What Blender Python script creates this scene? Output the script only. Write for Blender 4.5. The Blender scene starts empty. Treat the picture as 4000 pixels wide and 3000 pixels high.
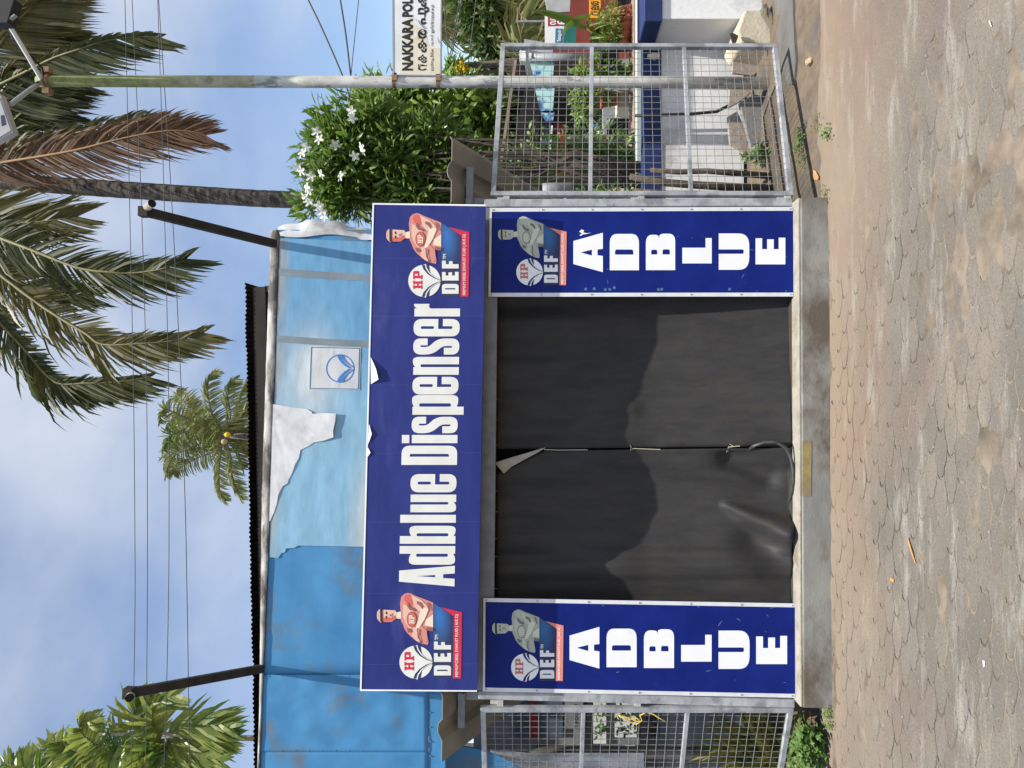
import bpy, bmesh, math, random
from mathutils import Vector, Matrix, noise
from mathutils.geometry import tessellate_polygon
random.seed(7)
SC = bpy.context.scene
COL = SC.collection
R = math.radians

# ------------------------------------------------------------------ camera
CAM = Vector((0.2432, -4.6432, 1.8005))
YAW, PITCH, ROLL, FPX = 0.0356, 0.0432, 0.0081, 2773.0
_f = Vector((math.sin(YAW)*math.cos(PITCH), math.cos(YAW)*math.cos(PITCH), math.sin(PITCH)))
_r0 = Vector((math.cos(YAW), -math.sin(YAW), 0.0)); _u0 = _r0.cross(_f)
_r = _r0*math.cos(ROLL) + _u0*math.sin(ROLL); _u = -_r0*math.sin(ROLL) + _u0*math.cos(ROLL)
cd = bpy.data.cameras.new('camera'); cam = bpy.data.objects.new('camera', cd); COL.objects.link(cam)
mx = Matrix.Identity(4)                       # the photograph was taken with the phone turned on its side
for i in range(3):
    mx[i][0] = -_u[i]; mx[i][1] = _r[i]; mx[i][2] = -_f[i]; mx[i][3] = CAM[i]
cam.matrix_world = mx
cd.sensor_fit = 'HORIZONTAL'; cd.sensor_width = 36.0; cd.lens = FPX/4000*36.0
cd.clip_start = 0.05; cd.clip_end = 3000
SC.camera = cam

# ------------------------------------------------------------------ sky and sun
TO_SUN = Vector((0.14, -0.30, 1.0)).normalized()
SUN_EL = math.asin(TO_SUN.z); SUN_AZ = math.atan2(TO_SUN.x, TO_SUN.y)
w = bpy.data.worlds.new('World'); SC.world = w; w.use_nodes = True
nt = w.node_tree; nt.nodes.clear()
def wn(t, **k):
    n = nt.nodes.new(t)
    for a, b in k.items(): setattr(n, a, b)
    return n
sky = wn('ShaderNodeTexSky', sky_type='NISHITA', sun_disc=False, sun_elevation=SUN_EL, sun_rotation=SUN_AZ)
sky.air_density = 1.0; sky.dust_density = 0.4; sky.ozone_density = 2.0
tc = wn('ShaderNodeTexCoord'); mp = wn('ShaderNodeMapping'); mp.inputs['Scale'].default_value = (1.0, 1.0, 1.5)
mp.inputs['Location'].default_value = (3.27, 5.34, 2.43)
n1 = wn('ShaderNodeTexNoise'); n1.inputs['Scale'].default_value = 1.5; n1.inputs['Detail'].default_value = 7; n1.inputs['Roughness'].default_value = 0.50
n1.inputs['Distortion'].default_value = 0.1
r1 = wn('ShaderNodeValToRGB'); r1.color_ramp.elements[0].position = 0.34; r1.color_ramp.elements[1].position = 0.69
r1.color_ramp.interpolation = 'EASE'
mixc = wn('ShaderNodeMixRGB'); mixc.inputs['Color2'].default_value = (4.15, 4.4, 4.9, 1)
bgn = wn('ShaderNodeBackground'); bgn.inputs['Strength'].default_value = 0.135
out = wn('ShaderNodeOutputWorld')
mulf = wn('ShaderNodeMath', operation='MULTIPLY'); mulf.inputs[1].default_value = 0.9
L = nt.links.new
L(tc.outputs['Generated'], mp.inputs['Vector']); L(mp.outputs['Vector'], n1.inputs['Vector']); L(n1.outputs['Fac'], r1.inputs['Fac'])
L(r1.outputs['Color'], mulf.inputs[0]); L(mulf.outputs[0], mixc.inputs['Fac'])
L(sky.outputs['Color'], mixc.inputs['Color1']); L(mixc.outputs['Color'], bgn.inputs['Color']); L(bgn.outputs['Background'], out.inputs['Surface'])
sd = bpy.data.lights.new('sun', 'SUN'); sd.energy = 5.0; sd.angle = R(0.53); sd.color = (1.0, 0.94, 0.84)
sun = bpy.data.objects.new('sun', sd); COL.objects.link(sun)
sun.rotation_euler = TO_SUN.to_track_quat('Z', 'Y').to_euler(); sun.location = (2, -6, 12)
vs = SC.view_settings; vs.view_transform = 'Standard'; vs.look = 'None'; vs.gamma = 1.0; vs.use_curve_mapping = False
vs.exposure = 0.48
SC.render.engine = 'CYCLES'
SC.cycles.max_bounces = 6; SC.cycles.diffuse_bounces = 3; SC.cycles.transparent_max_bounces = 6
SC.cycles.use_denoising = True

# ------------------------------------------------------------------ helpers: photograph pixel (4000x3000) -> point of the place
def ray(x, y):
    return (_f + _r*((1500-y)/FPX) + _u*((2000-x)/FPX))       # upright column = 3000-y, row = x
def im(x, y, Y):
    d = ray(x, y); return CAM + d*((Y-CAM.y)/d.y)
def gz(x, y, z=0.0):
    d = ray(x, y); return CAM + d*((z-CAM.z)/d.z)

def tag(o, label=None, cat=None, group=None, kind=None):
    if label: o['label'] = label
    if cat: o['category'] = cat
    if group: o['group'] = group
    if kind: o['kind'] = kind
    return o
def empty(name, loc=(0, 0, 0)):
    o = bpy.data.objects.new(name, None); COL.objects.link(o); o.location = loc; o.empty_display_size = 0.1
    return o
def setparent(o, p):
    o.parent = p
    if p is not None: o.matrix_parent_inverse = Matrix.Translation(-Vector(p.location)) if p.type == 'EMPTY' else p.matrix_basis.inverted()
class MB:
    def __init__(s): s.v = []; s.f = []; s.c = None
    def add(s, vs, fs):
        b = len(s.v); s.v += [tuple(p) for p in vs]; s.f += [tuple(i+b for i in q) for q in fs]; return s
    def box(s, a, b):
        x0, y0, z0 = a; x1, y1, z1 = b
        return s.add([(x0,y0,z0),(x1,y0,z0),(x1,y1,z0),(x0,y1,z0),(x0,y0,z1),(x1,y0,z1),(x1,y1,z1),(x0,y1,z1)],
                     [(0,3,2,1),(4,5,6,7),(0,1,5,4),(1,2,6,5),(2,3,7,6),(3,0,4,7)])
    def bar(s, p, q, wd, hd=None, up=(0,0,1)):
        p = Vector(p); q = Vector(q); d = (q-p).normalized(); u = Vector(up)
        if abs(d.dot(u)) > 0.95: u = Vector((0, 1, 0))
        a = d.cross(u).normalized(); b = a.cross(d).normalized(); hd = hd or wd
        o = [a*(-wd/2)+b*(-hd/2), a*(wd/2)+b*(-hd/2), a*(wd/2)+b*(hd/2), a*(-wd/2)+b*(hd/2)]
        return s.add([p+k for k in o]+[q+k for k in o], [(0,1,2,3),(7,6,5,4),(0,4,5,1),(1,5,6,2),(2,6,7,3),(3,7,4,0)])
    def tube(s, pts, rad, n=8, cap=True):
        pts = [Vector(p) for p in pts]; rs = rad if isinstance(rad, (list, tuple)) else [rad]*len(pts)
        base = len(s.v); a = None
        for i, p in enumerate(pts):
            d = (pts[min(i+1, len(pts)-1)] - pts[max(i-1, 0)]).normalized()
            if a is None:
                a = d.orthogonal().normalized()
            a = (a - d*a.dot(d))
            a = a.normalized() if a.length > 1e-6 else d.orthogonal().normalized()
            b = d.cross(a)
            for k in range(n):
                t = 2*math.pi*k/n; s.v.append(tuple(p + (a*math.cos(t)+b*math.sin(t))*rs[i]))
        for i in range(len(pts)-1):
            for k in range(n):
                k2 = (k+1) % n; s.f.append((base+i*n+k, base+i*n+k2, base+(i+1)*n+k2, base+(i+1)*n+k))
        if cap:
            s.f.append(tuple(base+k for k in reversed(range(n)))); s.f.append(tuple(base+(len(pts)-1)*n+k for k in range(n)))
        return s
    def grid(s, P):
        nr, nc = len(P), len(P[0]); b = len(s.v)
        for row in P: s.v += [tuple(p) for p in row]
        for i in range(nr-1):
            for j in range(nc-1): s.f.append((b+i*nc+j, b+i*nc+j+1, b+(i+1)*nc+j+1, b+(i+1)*nc+j))
        return s
    def build(s, name, mat, parent=None, smooth=False, bevel=0.0):
        me = bpy.data.meshes.new(name); me.from_pydata(s.v, [], s.f); me.update()
        if s.c:
            ca = me.color_attributes.new('Col', 'FLOAT_COLOR', 'POINT')
            for i, c in enumerate(s.c): ca.data[i].color = (*c, 1)
        if smooth: me.polygons.foreach_set('use_smooth', [True]*len(me.polygons))
        me.materials.append(mat)
        o = bpy.data.objects.new(name, me); COL.objects.link(o)
        if bevel:
            m = o.modifiers.new('b', 'BEVEL'); m.width = bevel; m.segments = 2; m.limit_method = 'ANGLE'
        if parent is not None: setparent(o, parent)
        return o
def box(name, a, b, mat, parent=None, bevel=0.0): return MB().box(a, b).build(name, mat, parent, bevel=bevel)
def tess(loops):
    L3 = [[Vector((p[0], p[1], 0)) for p in l] for l in loops]
    return [p for l in loops for p in l], tessellate_polygon(L3)
def prism_loops(loops3, nrm, thick):
    """closed plate from coplanar loops (first outer, others holes); nrm points to the front"""
    nrm = Vector(nrm).normalized(); a = nrm.orthogonal().normalized(); b = nrm.cross(a)
    flat = [[(p.dot(a), p.dot(b)) for p in l] for l in loops3]
    _, tris = tess(flat); pts = [p for l in loops3 for p in l]; n = len(pts)
    V = pts + [p - nrm*thick for p in pts]; F = []
    for t in tris:
        t = tuple(t); q = (pts[t[1]]-pts[t[0]]).cross(pts[t[2]]-pts[t[0]])
        if q.dot(nrm) < 0: t = t[::-1]
        F.append(t); F.append(tuple(i+n for i in t[::-1]))
    b0 = 0
    for l in loops3:
        m = len(l)
        for i in range(m):
            j = (i+1) % m; F.append((b0+i, b0+j, b0+j+n, b0+i+n))
        b0 += m
    return V, F
FRONT = Vector((0, -1, 0))
def plate(name, pts, Y, thick, mat, parent=None, holes=(), bevel=0.0):
    """outline given in photograph pixels, standing at depth Y, with real thickness behind it"""
    loops = [[im(x, y, Y) for x, y in pts]] + [[im(x, y, Y) for x, y in h] for h in holes]
    V, F = prism_loops(loops, FRONT, thick)
    return MB().add(V, F).build(name, mat, parent, bevel=bevel)
def rect(name, x0, y0, x1, y1, Y, thick, mat, parent=None, bevel=0.0):
    return plate(name, [(x0, y0), (x1, y0), (x1, y1), (x0, y1)], Y, thick, mat, parent, bevel=bevel)
def circ(cx, cy, r, n=36, a0=0, a1=360):
    return [(cx+r*math.cos(R(a0+(a1-a0)*i/n)), cy+r*math.sin(R(a0+(a1-a0)*i/n))) for i in range(n if a1-a0 == 360 else n+1)]
def rp(pts, n=6):
    """polygon with rounded corners: (x, y[, r])"""
    o = []; N = len(pts)
    for i, p in enumerate(pts):
        r = p[2] if len(p) > 2 else 0
        if r <= 0: o.append((p[0], p[1])); continue
        P = Vector(p[:2]); A = Vector(pts[i-1][:2])-P; B = Vector(pts[(i+1) % N][:2])-P
        ra = min(r, A.length*0.499); rb = min(r, B.length*0.499)
        S = P+A.normalized()*ra; E = P+B.normalized()*rb
        for k in range(n+1):
            t = k/n; q = S*(1-t)**2 + P*2*t*(1-t)*0.98 + E*t*t
            q = S*((1-t)**2) + P*(2*t*(1-t)) + E*(t*t); o.append((q.x, q.y))
    return o

# ------------------------------------------------------------------ materials
def mat(name, c1, c2=None, scale=6.0, rough=0.7, bump=0.0, bscale=None, stretch=(1, 1, 1), metal=0.0, spec=0.4, c3=None, s3=1.5, p3=(0.52, 0.68),
        rnd=0.0, trans=0.0, coords='pos', lo=0.35, hi=0.65, detail=6.0, back=None, emit=None):
    m = bpy.data.materials.new(name); m.use_nodes = True; t = m.node_tree; N = t.nodes; Lk = t.links.new
    b = N['Principled BSDF']; b.inputs['Roughness'].default_value = rough; b.inputs['Metallic'].default_value = metal
    b.inputs['Specular IOR Level'].default_value = spec
    if coords == 'pos': g = N.new('ShaderNodeNewGeometry'); vec = g.outputs['Position']
    else: g = N.new('ShaderNodeTexCoord'); vec = g.outputs['Object']
    mp = N.new('ShaderNodeMapping'); mp.inputs['Scale'].default_value = stretch; Lk(vec, mp.inputs['Vector'])
    col = None
    if c2 is None: b.inputs['Base Color'].default_value = (*c1, 1)
    else:
        nz = N.new('ShaderNodeTexNoise'); nz.inputs['Scale'].default_value = scale; nz.inputs['Detail'].default_value = detail; nz.inputs['Roughness'].default_value = 0.62
        Lk(mp.outputs['Vector'], nz.inputs['Vector'])
        rm = N.new('ShaderNodeValToRGB'); rm.color_ramp.elements[0].position = lo; rm.color_ramp.elements[1].position = hi
        rm.color_ramp.elements[0].color = (*c1, 1); rm.color_ramp.elements[1].color = (*c2, 1)
        Lk(nz.outputs['Fac'], rm.inputs['Fac']); col = rm.outputs['Color']
        if c3 is not None:
            n3 = N.new('ShaderNodeTexNoise'); n3.inputs['Scale'].default_value = s3; n3.inputs['Detail'].default_value = 8; n3.inputs['Roughness'].default_value = 0.66
            Lk(mp.outputs['Vector'], n3.inputs['Vector'])
            r3 = N.new('ShaderNodeValToRGB'); r3.color_ramp.elements[0].position = p3[0]; r3.color_ramp.elements[1].position = p3[1]
            Lk(n3.outputs['Fac'], r3.inputs['Fac'])
            mx3 = N.new('ShaderNodeMixRGB'); mx3.inputs['Color2'].default_value = (*c3, 1); Lk(r3.outputs['Color'], mx3.inputs['Fac']); Lk(col, mx3.inputs['Color1']); col = mx3.outputs['Color']
        if rnd:
            oi = N.new('ShaderNodeObjectInfo'); mr = N.new('ShaderNodeMapRange'); mr.inputs['To Min'].default_value = 1-rnd; mr.inputs['To Max'].default_value = 1+rnd
            Lk(oi.outputs['Random'], mr.inputs['Value']); mm = N.new('ShaderNodeMixRGB'); mm.blend_type = 'MULTIPLY'; mm.inputs['Fac'].default_value = 1
            Lk(col, mm.inputs['Color1']); Lk(mr.outputs['Result'], mm.inputs['Color2']); col = mm.outputs['Color']
        Lk(col, b.inputs['Base Color'])
    if bump:
        nb = N.new('ShaderNodeTexNoise'); nb.inputs['Scale'].default_value = bscale or scale*4; nb.inputs['Detail'].default_value = 5
        Lk(mp.outputs['Vector'], nb.inputs['Vector']); bp = N.new('ShaderNodeBump'); bp.inputs['Strength'].default_value = bump; bp.inputs['Distance'].default_value = 0.01
        Lk(nb.outputs['Fac'], bp.inputs['Height']); Lk(bp.outputs['Normal'], b.inputs['Normal'])
    if trans:
        tr = N.new('ShaderNodeBsdfTranslucent'); ms = N.new('ShaderNodeMixShader'); ms.inputs['Fac'].default_value = trans
        if col is not None: Lk(col, tr.inputs['Color'])
        else: tr.inputs['Color'].default_value = (*c1, 1)
        Lk(b.outputs['BSDF'], ms.inputs[1]); Lk(tr.outputs['BSDF'], ms.inputs[2]); Lk(ms.outputs['Shader'], N['Material Output'].inputs['Surface'])
    return m
M = {}
M['concrete'] = mat('concrete', (.20,.20,.185), (.285,.28,.255), 3.5, .9, .15, 60, c3=(.115,.092,.070), s3=2.3, p3=(.47,.64), stretch=(.8,1,1.3))
M['concrete_edge'] = mat('concrete_edge', (.26,.245,.21), (.36,.34,.29), 12, .9, .4, 60, c3=(.2,.16,.11), s3=4)
M['floor_shade'] = mat('kiosk_floor', (.03,.026,.02), (.05,.044,.035), 14, .8, .2, stretch=(.3,1,1))  # floor coloured near black to give the shaded gap below the curtains
M['yellow_paint'] = mat('worn_yellow_paint', (.24,.18,.08), (.34,.26,.11), 14, .85, .2, 80, c3=(.20,.18,.14), s3=9, p3=(.48,.66))
M['galv'] = mat('galvanised_steel', (.29,.305,.33), (.43,.45,.475), 9, .5, .15, 40, c3=(.21,.225,.245), s3=5, p3=(.5,.6), spec=.5)
M['wire'] = mat('galvanised_wire', (.18,.185,.19), (.27,.275,.28), 30, .5, spec=.5)
M['alu'] = mat('white_aluminium', (.62,.64,.67), (.74,.75,.77), 10, .4, spec=.5)
M['grey_tube'] = mat('grey_painted_tube', (.16,.17,.19), (.22,.23,.25), 12, .6)
M['rust'] = mat('rusty_steel', (.16,.09,.05), (.30,.20,.12), 20, .9, .4, 80)
M['weld'] = mat('hinge_steel', (.36,.36,.34), (.50,.49,.46), 30, .6, .3, 80, c3=(.28,.18,.08), s3=16, p3=(.55,.68))
M['banner_blue'] = mat('banner_vinyl_blue', (.018,.027,.165), (.028,.039,.205), 3, .45, .5, 2.2, c3=(.055,.065,.24), s3=2.2, p3=(.56,.75), stretch=(.6,1,2), spec=.22)  # paler streaks in the blue are painted glare, together with fading
M['banner_back'] = mat('banner_white_back', (.7,.7,.68), (.8,.8,.78), 8, .6)
M['panel_blue'] = mat('panel_print_blue', (.003,.012,.140), (.006,.019,.185), 4, .45, .02, 9, spec=.15, c3=(.010,.026,.21), s3=7, p3=(.62,.8))
M['p_white'] = mat('print_white', (.70,.70,.655), (.77,.77,.73), 6, .5, .3, 2.2, c3=(.66,.65,.58), s3=5, p3=(.6,.75))
M['p_white2'] = mat('panel_print_white', (.80,.81,.82), (.86,.87,.88), 6, .3, c3=(.74,.75,.77), s3=7, p3=(.6,.75))
M['p_red'] = mat('print_red', (.58,.02,.065)); M['p_red2'] = mat('print_faded_red', (.56,.16,.12))
M['p_ribbon2'] = mat('print_faded_salmon', (.72,.24,.19)); M['p_navy'] = mat('print_navy', (.018,.024,.10)); M['p_navy2'] = mat('panel_print_navy', (.008,.014,.12))
M['p_dark'] = mat('print_dark_blue', (.012,.016,.05)); M['p_logo'] = mat('print_emblem_blue', (.025,.17,.52), (.04,.22,.58), 9)
M['p_border'] = mat('print_border_slate', (.06,.15,.28)); M['p_black'] = mat('print_black', (.012,.013,.018), (.02,.02,.026), 20, .5)
for k, c in dict(skin1=(.62,.25,.21), skin2=(.74,.47,.37), skin3=(.80,.66,.52), skin4=(.30,.10,.09), skinr=(.62,.12,.11), capk=(.03,.018,.02), cap=(.70,.42,.36)).items(): M['a_'+k] = mat('print_'+k, c)
for k, c in dict(skin1=(.40,.43,.37), skin2=(.50,.53,.43), skin3=(.60,.63,.50), skin4=(.16,.18,.17), skinr=(.46,.49,.41), capk=(.03,.03,.04), cap=(.50,.51,.50)).items(): M['b_'+k] = mat('print_faded_'+k, c)
gm = bpy.data.materials.new('print_gradient'); gm.use_nodes = True
_a = gm.node_tree.nodes.new('ShaderNodeVertexColor'); _a.layer_name = 'Col'; gm.node_tree.links.new(_a.outputs['Color'], gm.node_tree.nodes['Principled BSDF'].inputs['Base Color']); gm.node_tree.nodes['Principled BSDF'].inputs['Roughness'].default_value = .45
M['grad'] = gm
M['tarp'] = mat('black_tarpaulin', (.029,.0285,.030), (.042,.0405,.041), 4, .58, .12, 30, c3=(.050,.042,.033), s3=6.0, p3=(.50,.78), stretch=(3.0,1,.9), spec=.22)
M['tarp_under'] = mat('pale_tarp_underside', (.30,.27,.23), (.42,.39,.34), 12, .8)
M['hose'] = mat('black_rubber_hose', (.035,.036,.038), (.06,.06,.062), 30, .45)
M['cord'] = mat('pale_cord', (.5,.46,.36)); M['rope'] = mat('yellow_nylon_rope', (.62,.45,.08), (.72,.56,.18), 60, .6)
M['film'] = mat('faded_blue_film', (.115,.315,.53), (.19,.41,.60), 1.4, .6, .06, 12, c3=(.46,.53,.58), s3=.85, p3=(.47,.68), stretch=(.8,1,1.4), spec=.25)
M['film_white'] = mat('white_film_backing', (.52,.53,.55), (.66,.67,.69), 5, .6, .2, 20, c3=(.27,.26,.25), s3=2.0, p3=(.50,.70))
M['sheet_blue'] = mat('painted_blue_sheet', (.050,.205,.42), (.075,.26,.49), 2.0, .5, .35, 4, c3=(.155,.15,.13), s3=2.1, p3=(.54,.72), spec=.25)
M['trim'] = mat('weathered_metal_trim', (.20,.185,.165), (.50,.49,.46), 7, .75, .3, 30, c3=(.07,.062,.055), s3=4, p3=(.46,.58), stretch=(.6,1,1.5))
M['band_grey'] = mat('grey_band', (.16,.205,.235), (.215,.265,.295), 6, .7)
M['roof_grey'] = mat('grey_roof_sheet', (.17,.162,.136), (.215,.205,.175), 5, .5, .05)
M['roof_dark'] = mat('old_tin_roof', (.010,.007,.006), (.022,.015,.012), 8, .85)
M['wood_dark'] = mat('dark_timber', (.018,.015,.013), (.036,.030,.026), 8, .85, stretch=(.3,1,1))
M['wall_dark'] = mat('dim_grey_wall', (.14,.15,.16), (.20,.21,.22), 3, .9)
M['slate'] = mat('slate_blue_board', (.055,.075,.10), (.075,.10,.13), 4, .6)
M['redp'] = mat('dark_red_paint', (.20,.016,.018), (.26,.025,.025), 8, .6)
M['black'] = mat('black_void', (.008,.009,.014)); M['glass'] = mat('poster_white', (.55,.57,.57), (.68,.69,.69), 6, .5)
M['pole'] = mat('old_white_pole', (.50,.49,.45), (.68,.67,.64), 12, .75, .3, 60, c3=(.22,.22,.21), s3=11, p3=(.50,.58), stretch=(1,1,.6))
M['pole_green'] = mat('algae_green_pole', (.16,.19,.05), (.30,.33,.13), 11, .8, .4, 60, c3=(.58,.58,.52), s3=8, p3=(.54,.66), stretch=(1,1,.5))
def _pole():
    m = bpy.data.materials.new('weathered_pole'); m.use_nodes = True; t = m.node_tree; N = t.nodes; Lk = t.links.new; b = N['Principled BSDF']; b.inputs['Roughness'].default_value = .75
    g = N.new('ShaderNodeNewGeometry'); sp = N.new('ShaderNodeSeparateXYZ'); Lk(g.outputs['Position'], sp.inputs[0])
    def nz(s, st):
        mp = N.new('ShaderNodeMapping'); mp.inputs['Scale'].default_value = st; Lk(g.outputs['Position'], mp.inputs['Vector']); n = N.new('ShaderNodeTexNoise'); n.inputs['Scale'].default_value = s; n.inputs['Detail'].default_value = 7; n.inputs['Roughness'].default_value = .65; Lk(mp.outputs['Vector'], n.inputs['Vector']); return n.outputs['Fac']
    def ramp(f, a, bb):
        r = N.new('ShaderNodeMapRange'); r.inputs['From Min'].default_value = a; r.inputs['From Max'].default_value = bb; r.clamp = True; Lk(f, r.inputs['Value']); return r.outputs['Result']
    def mix(f, c1, c2):
        x = N.new('ShaderNodeMixRGB'); Lk(f, x.inputs['Fac'])
        for s, c in (('Color1', c1), ('Color2', c2)):
            if isinstance(c, tuple): x.inputs[s].default_value = (*c, 1)
            else: Lk(c, x.inputs[s])
        return x.outputs['Color']
    c = mix(ramp(nz(14, (1, 1, .6)), .35, .65), (.46,.455,.42), (.66,.655,.63))
    c = mix(ramp(nz(9, (1, 1, .35)), .57, .61), c, (.25,.255,.26))
    ad = N.new('ShaderNodeMath'); ad.operation = 'MULTIPLY_ADD'; ad.inputs[1].default_value = 2.6; Lk(nz(9, (1, 1, .5)), ad.inputs[0]); Lk(sp.outputs['Z'], ad.inputs[2])
    al = mix(ramp(nz(24, (1, 1, .7)), .35, .65), (.13,.155,.04), (.26,.285,.11))
    c = mix(ramp(ad.outputs[0], 4.9, 6.6), c, al); Lk(c, b.inputs['Base Color']); return m
M['pole2'] = _pole()
M['sign_white'] = mat('old_white_sign', (.62,.63,.65), (.74,.75,.77), 4, .5, c3=(.46,.40,.30), s3=3, p3=(.62,.78))
M['cream'] = mat('cream_paper', (.62,.56,.42), (.72,.67,.54), 6, .7)
M['wall_white'] = mat('white_plaster', (.68,.69,.70), (.78,.78,.77), 3, .85, .25, 30, c3=(.20,.19,.18), s3=1.5, p3=(.52,.70), stretch=(1,1,.7))
M['band_blue'] = mat('navy_band_paint', (.008,.020,.095), (.014,.032,.13), 5, .6, .1, 30)
M['mint'] = mat('pale_mint_paint', (.36,.43,.40), (.46,.51,.48), 8, .7); M['pinkw'] = mat('pinkish_ledge', (.26,.17,.13), (.34,.24,.19), 8, .8)
M['granite'] = mat('granite_slab', (.30,.25,.21), (.44,.37,.31), 60, .8, .2, 90, c3=(.2,.17,.15), s3=30)
M['slabgrey'] = mat('grey_stone_slab', (.17,.16,.155), (.25,.235,.225), 30, .85, .2, 90)
M['creamc'] = mat('cream_concrete', (.48,.42,.31), (.60,.54,.42), 6, .9, .4, 50, c3=(.34,.18,.06), s3=3.2, p3=(.58,.72))
M['terra'] = mat('terracotta', (.26,.065,.03), (.38,.12,.06), 8, .8); M['darkred'] = mat('oxide_red_wall', (.17,.035,.025), (.23,.05,.035), 4, .85)
M['teal'] = mat('green_tarp', (.01,.12,.11), (.016,.17,.15), 5, .5); M['orange'] = mat('orange_sign', (.82,.33,.01), (.88,.40,.02), 6, .5)
M['signred'] = mat('sign_red', (.36,.03,.05)); M['signteal'] = mat('sign_teal', (.05,.20,.30)); M['poster'] = mat('blue_white_poster', (.03,.12,.38), (.45,.72,.72), 9, .4, lo=.42, hi=.56, detail=3)
M['greypvc'] = mat('grey_pvc', (.26,.28,.30), (.33,.35,.37), 6, .5); M['whitep'] = mat('white_plastic', (.75,.76,.77)); M['postc'] = mat('old_concrete_post', (.28,.24,.20), (.42,.37,.32), 12, .9, .3, 60)
M['trunk'] = mat('palm_bark', (.075,.066,.058), (.155,.14,.125), 7, .95, .4, 20, stretch=(1,1,3.0), c3=(.04,.036,.03), s3=5, p3=(.5,.6))
M['bark'] = mat('grey_bark', (.055,.044,.034), (.14,.11,.085), 10, .9, .5, 40)
M['rachis'] = mat('palm_midrib', (.10,.10,.03), (.19,.17,.06), 6, .6); M['rachis_b'] = mat('dry_midrib', (.20,.105,.04), (.27,.15,.065), 6, .7)
M['fr_green'] = mat('palm_leaf', (.034,.046,.012), (.095,.105,.030), 2.2, .5, trans=.30, spec=.35)
M['fr_yell'] = mat('yellowing_palm_leaf', (.075,.080,.018), (.17,.145,.045), 2.5, .45, trans=.35)
M['fr_dry'] = mat('dry_palm_leaf', (.085,.045,.022), (.19,.105,.055), 3.5, .7, trans=.30)
M['fr_far'] = mat('far_palm_leaf', (.12,.165,.05), (.32,.33,.13), .8, .45, trans=.45)
M['fr_areca'] = mat('areca_leaf', (.075,.16,.027), (.33,.36,.08), 1.6, .38, trans=.45, spec=.5)
M['leaf'] = mat('glossy_leaf', (.075,.15,.032), (.20,.30,.075), 3.0, .38, trans=.4, spec=.6)
M['leaf_lt'] = mat('bright_leaf', (.10,.18,.022), (.22,.33,.06), 1.8, .45, trans=.35)
M['leaf_bg'] = mat('tree_leaf', (.025,.055,.010), (.09,.14,.025), .7, .5, trans=.3)
M['weed'] = mat('weed_leaf', (.07,.15,.03), (.17,.27,.07), 12, .5, trans=.3); M['strap'] = mat('strap_leaf', (.055,.075,.012), (.30,.29,.05), 7, .4, trans=.25)
M['petal'] = mat('white_petal', (.80,.81,.76), None, rough=.5, trans=.25); M['yel'] = mat('yellow_flower', (.65,.48,.02))
M['cable'] = mat('grey_cable', (.07,.075,.08)); M['dryleaf'] = mat('dry_leaf', (.42,.20,.07), (.52,.30,.13), 12, .7); M['stone'] = mat('tan_stone', (.36,.27,.15), (.46,.36,.22), 18, .9, .4, 60)
M['rag'] = mat('dark_rag', (.03,.024,.02), (.06,.05,.045), 16, .8); M['lampgrey'] = mat('lamp_black', (.02,.02,.022)); M['greyleaf'] = mat('grey_sheet', (.32,.33,.34), (.42,.43,.44), 5, .6)

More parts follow.
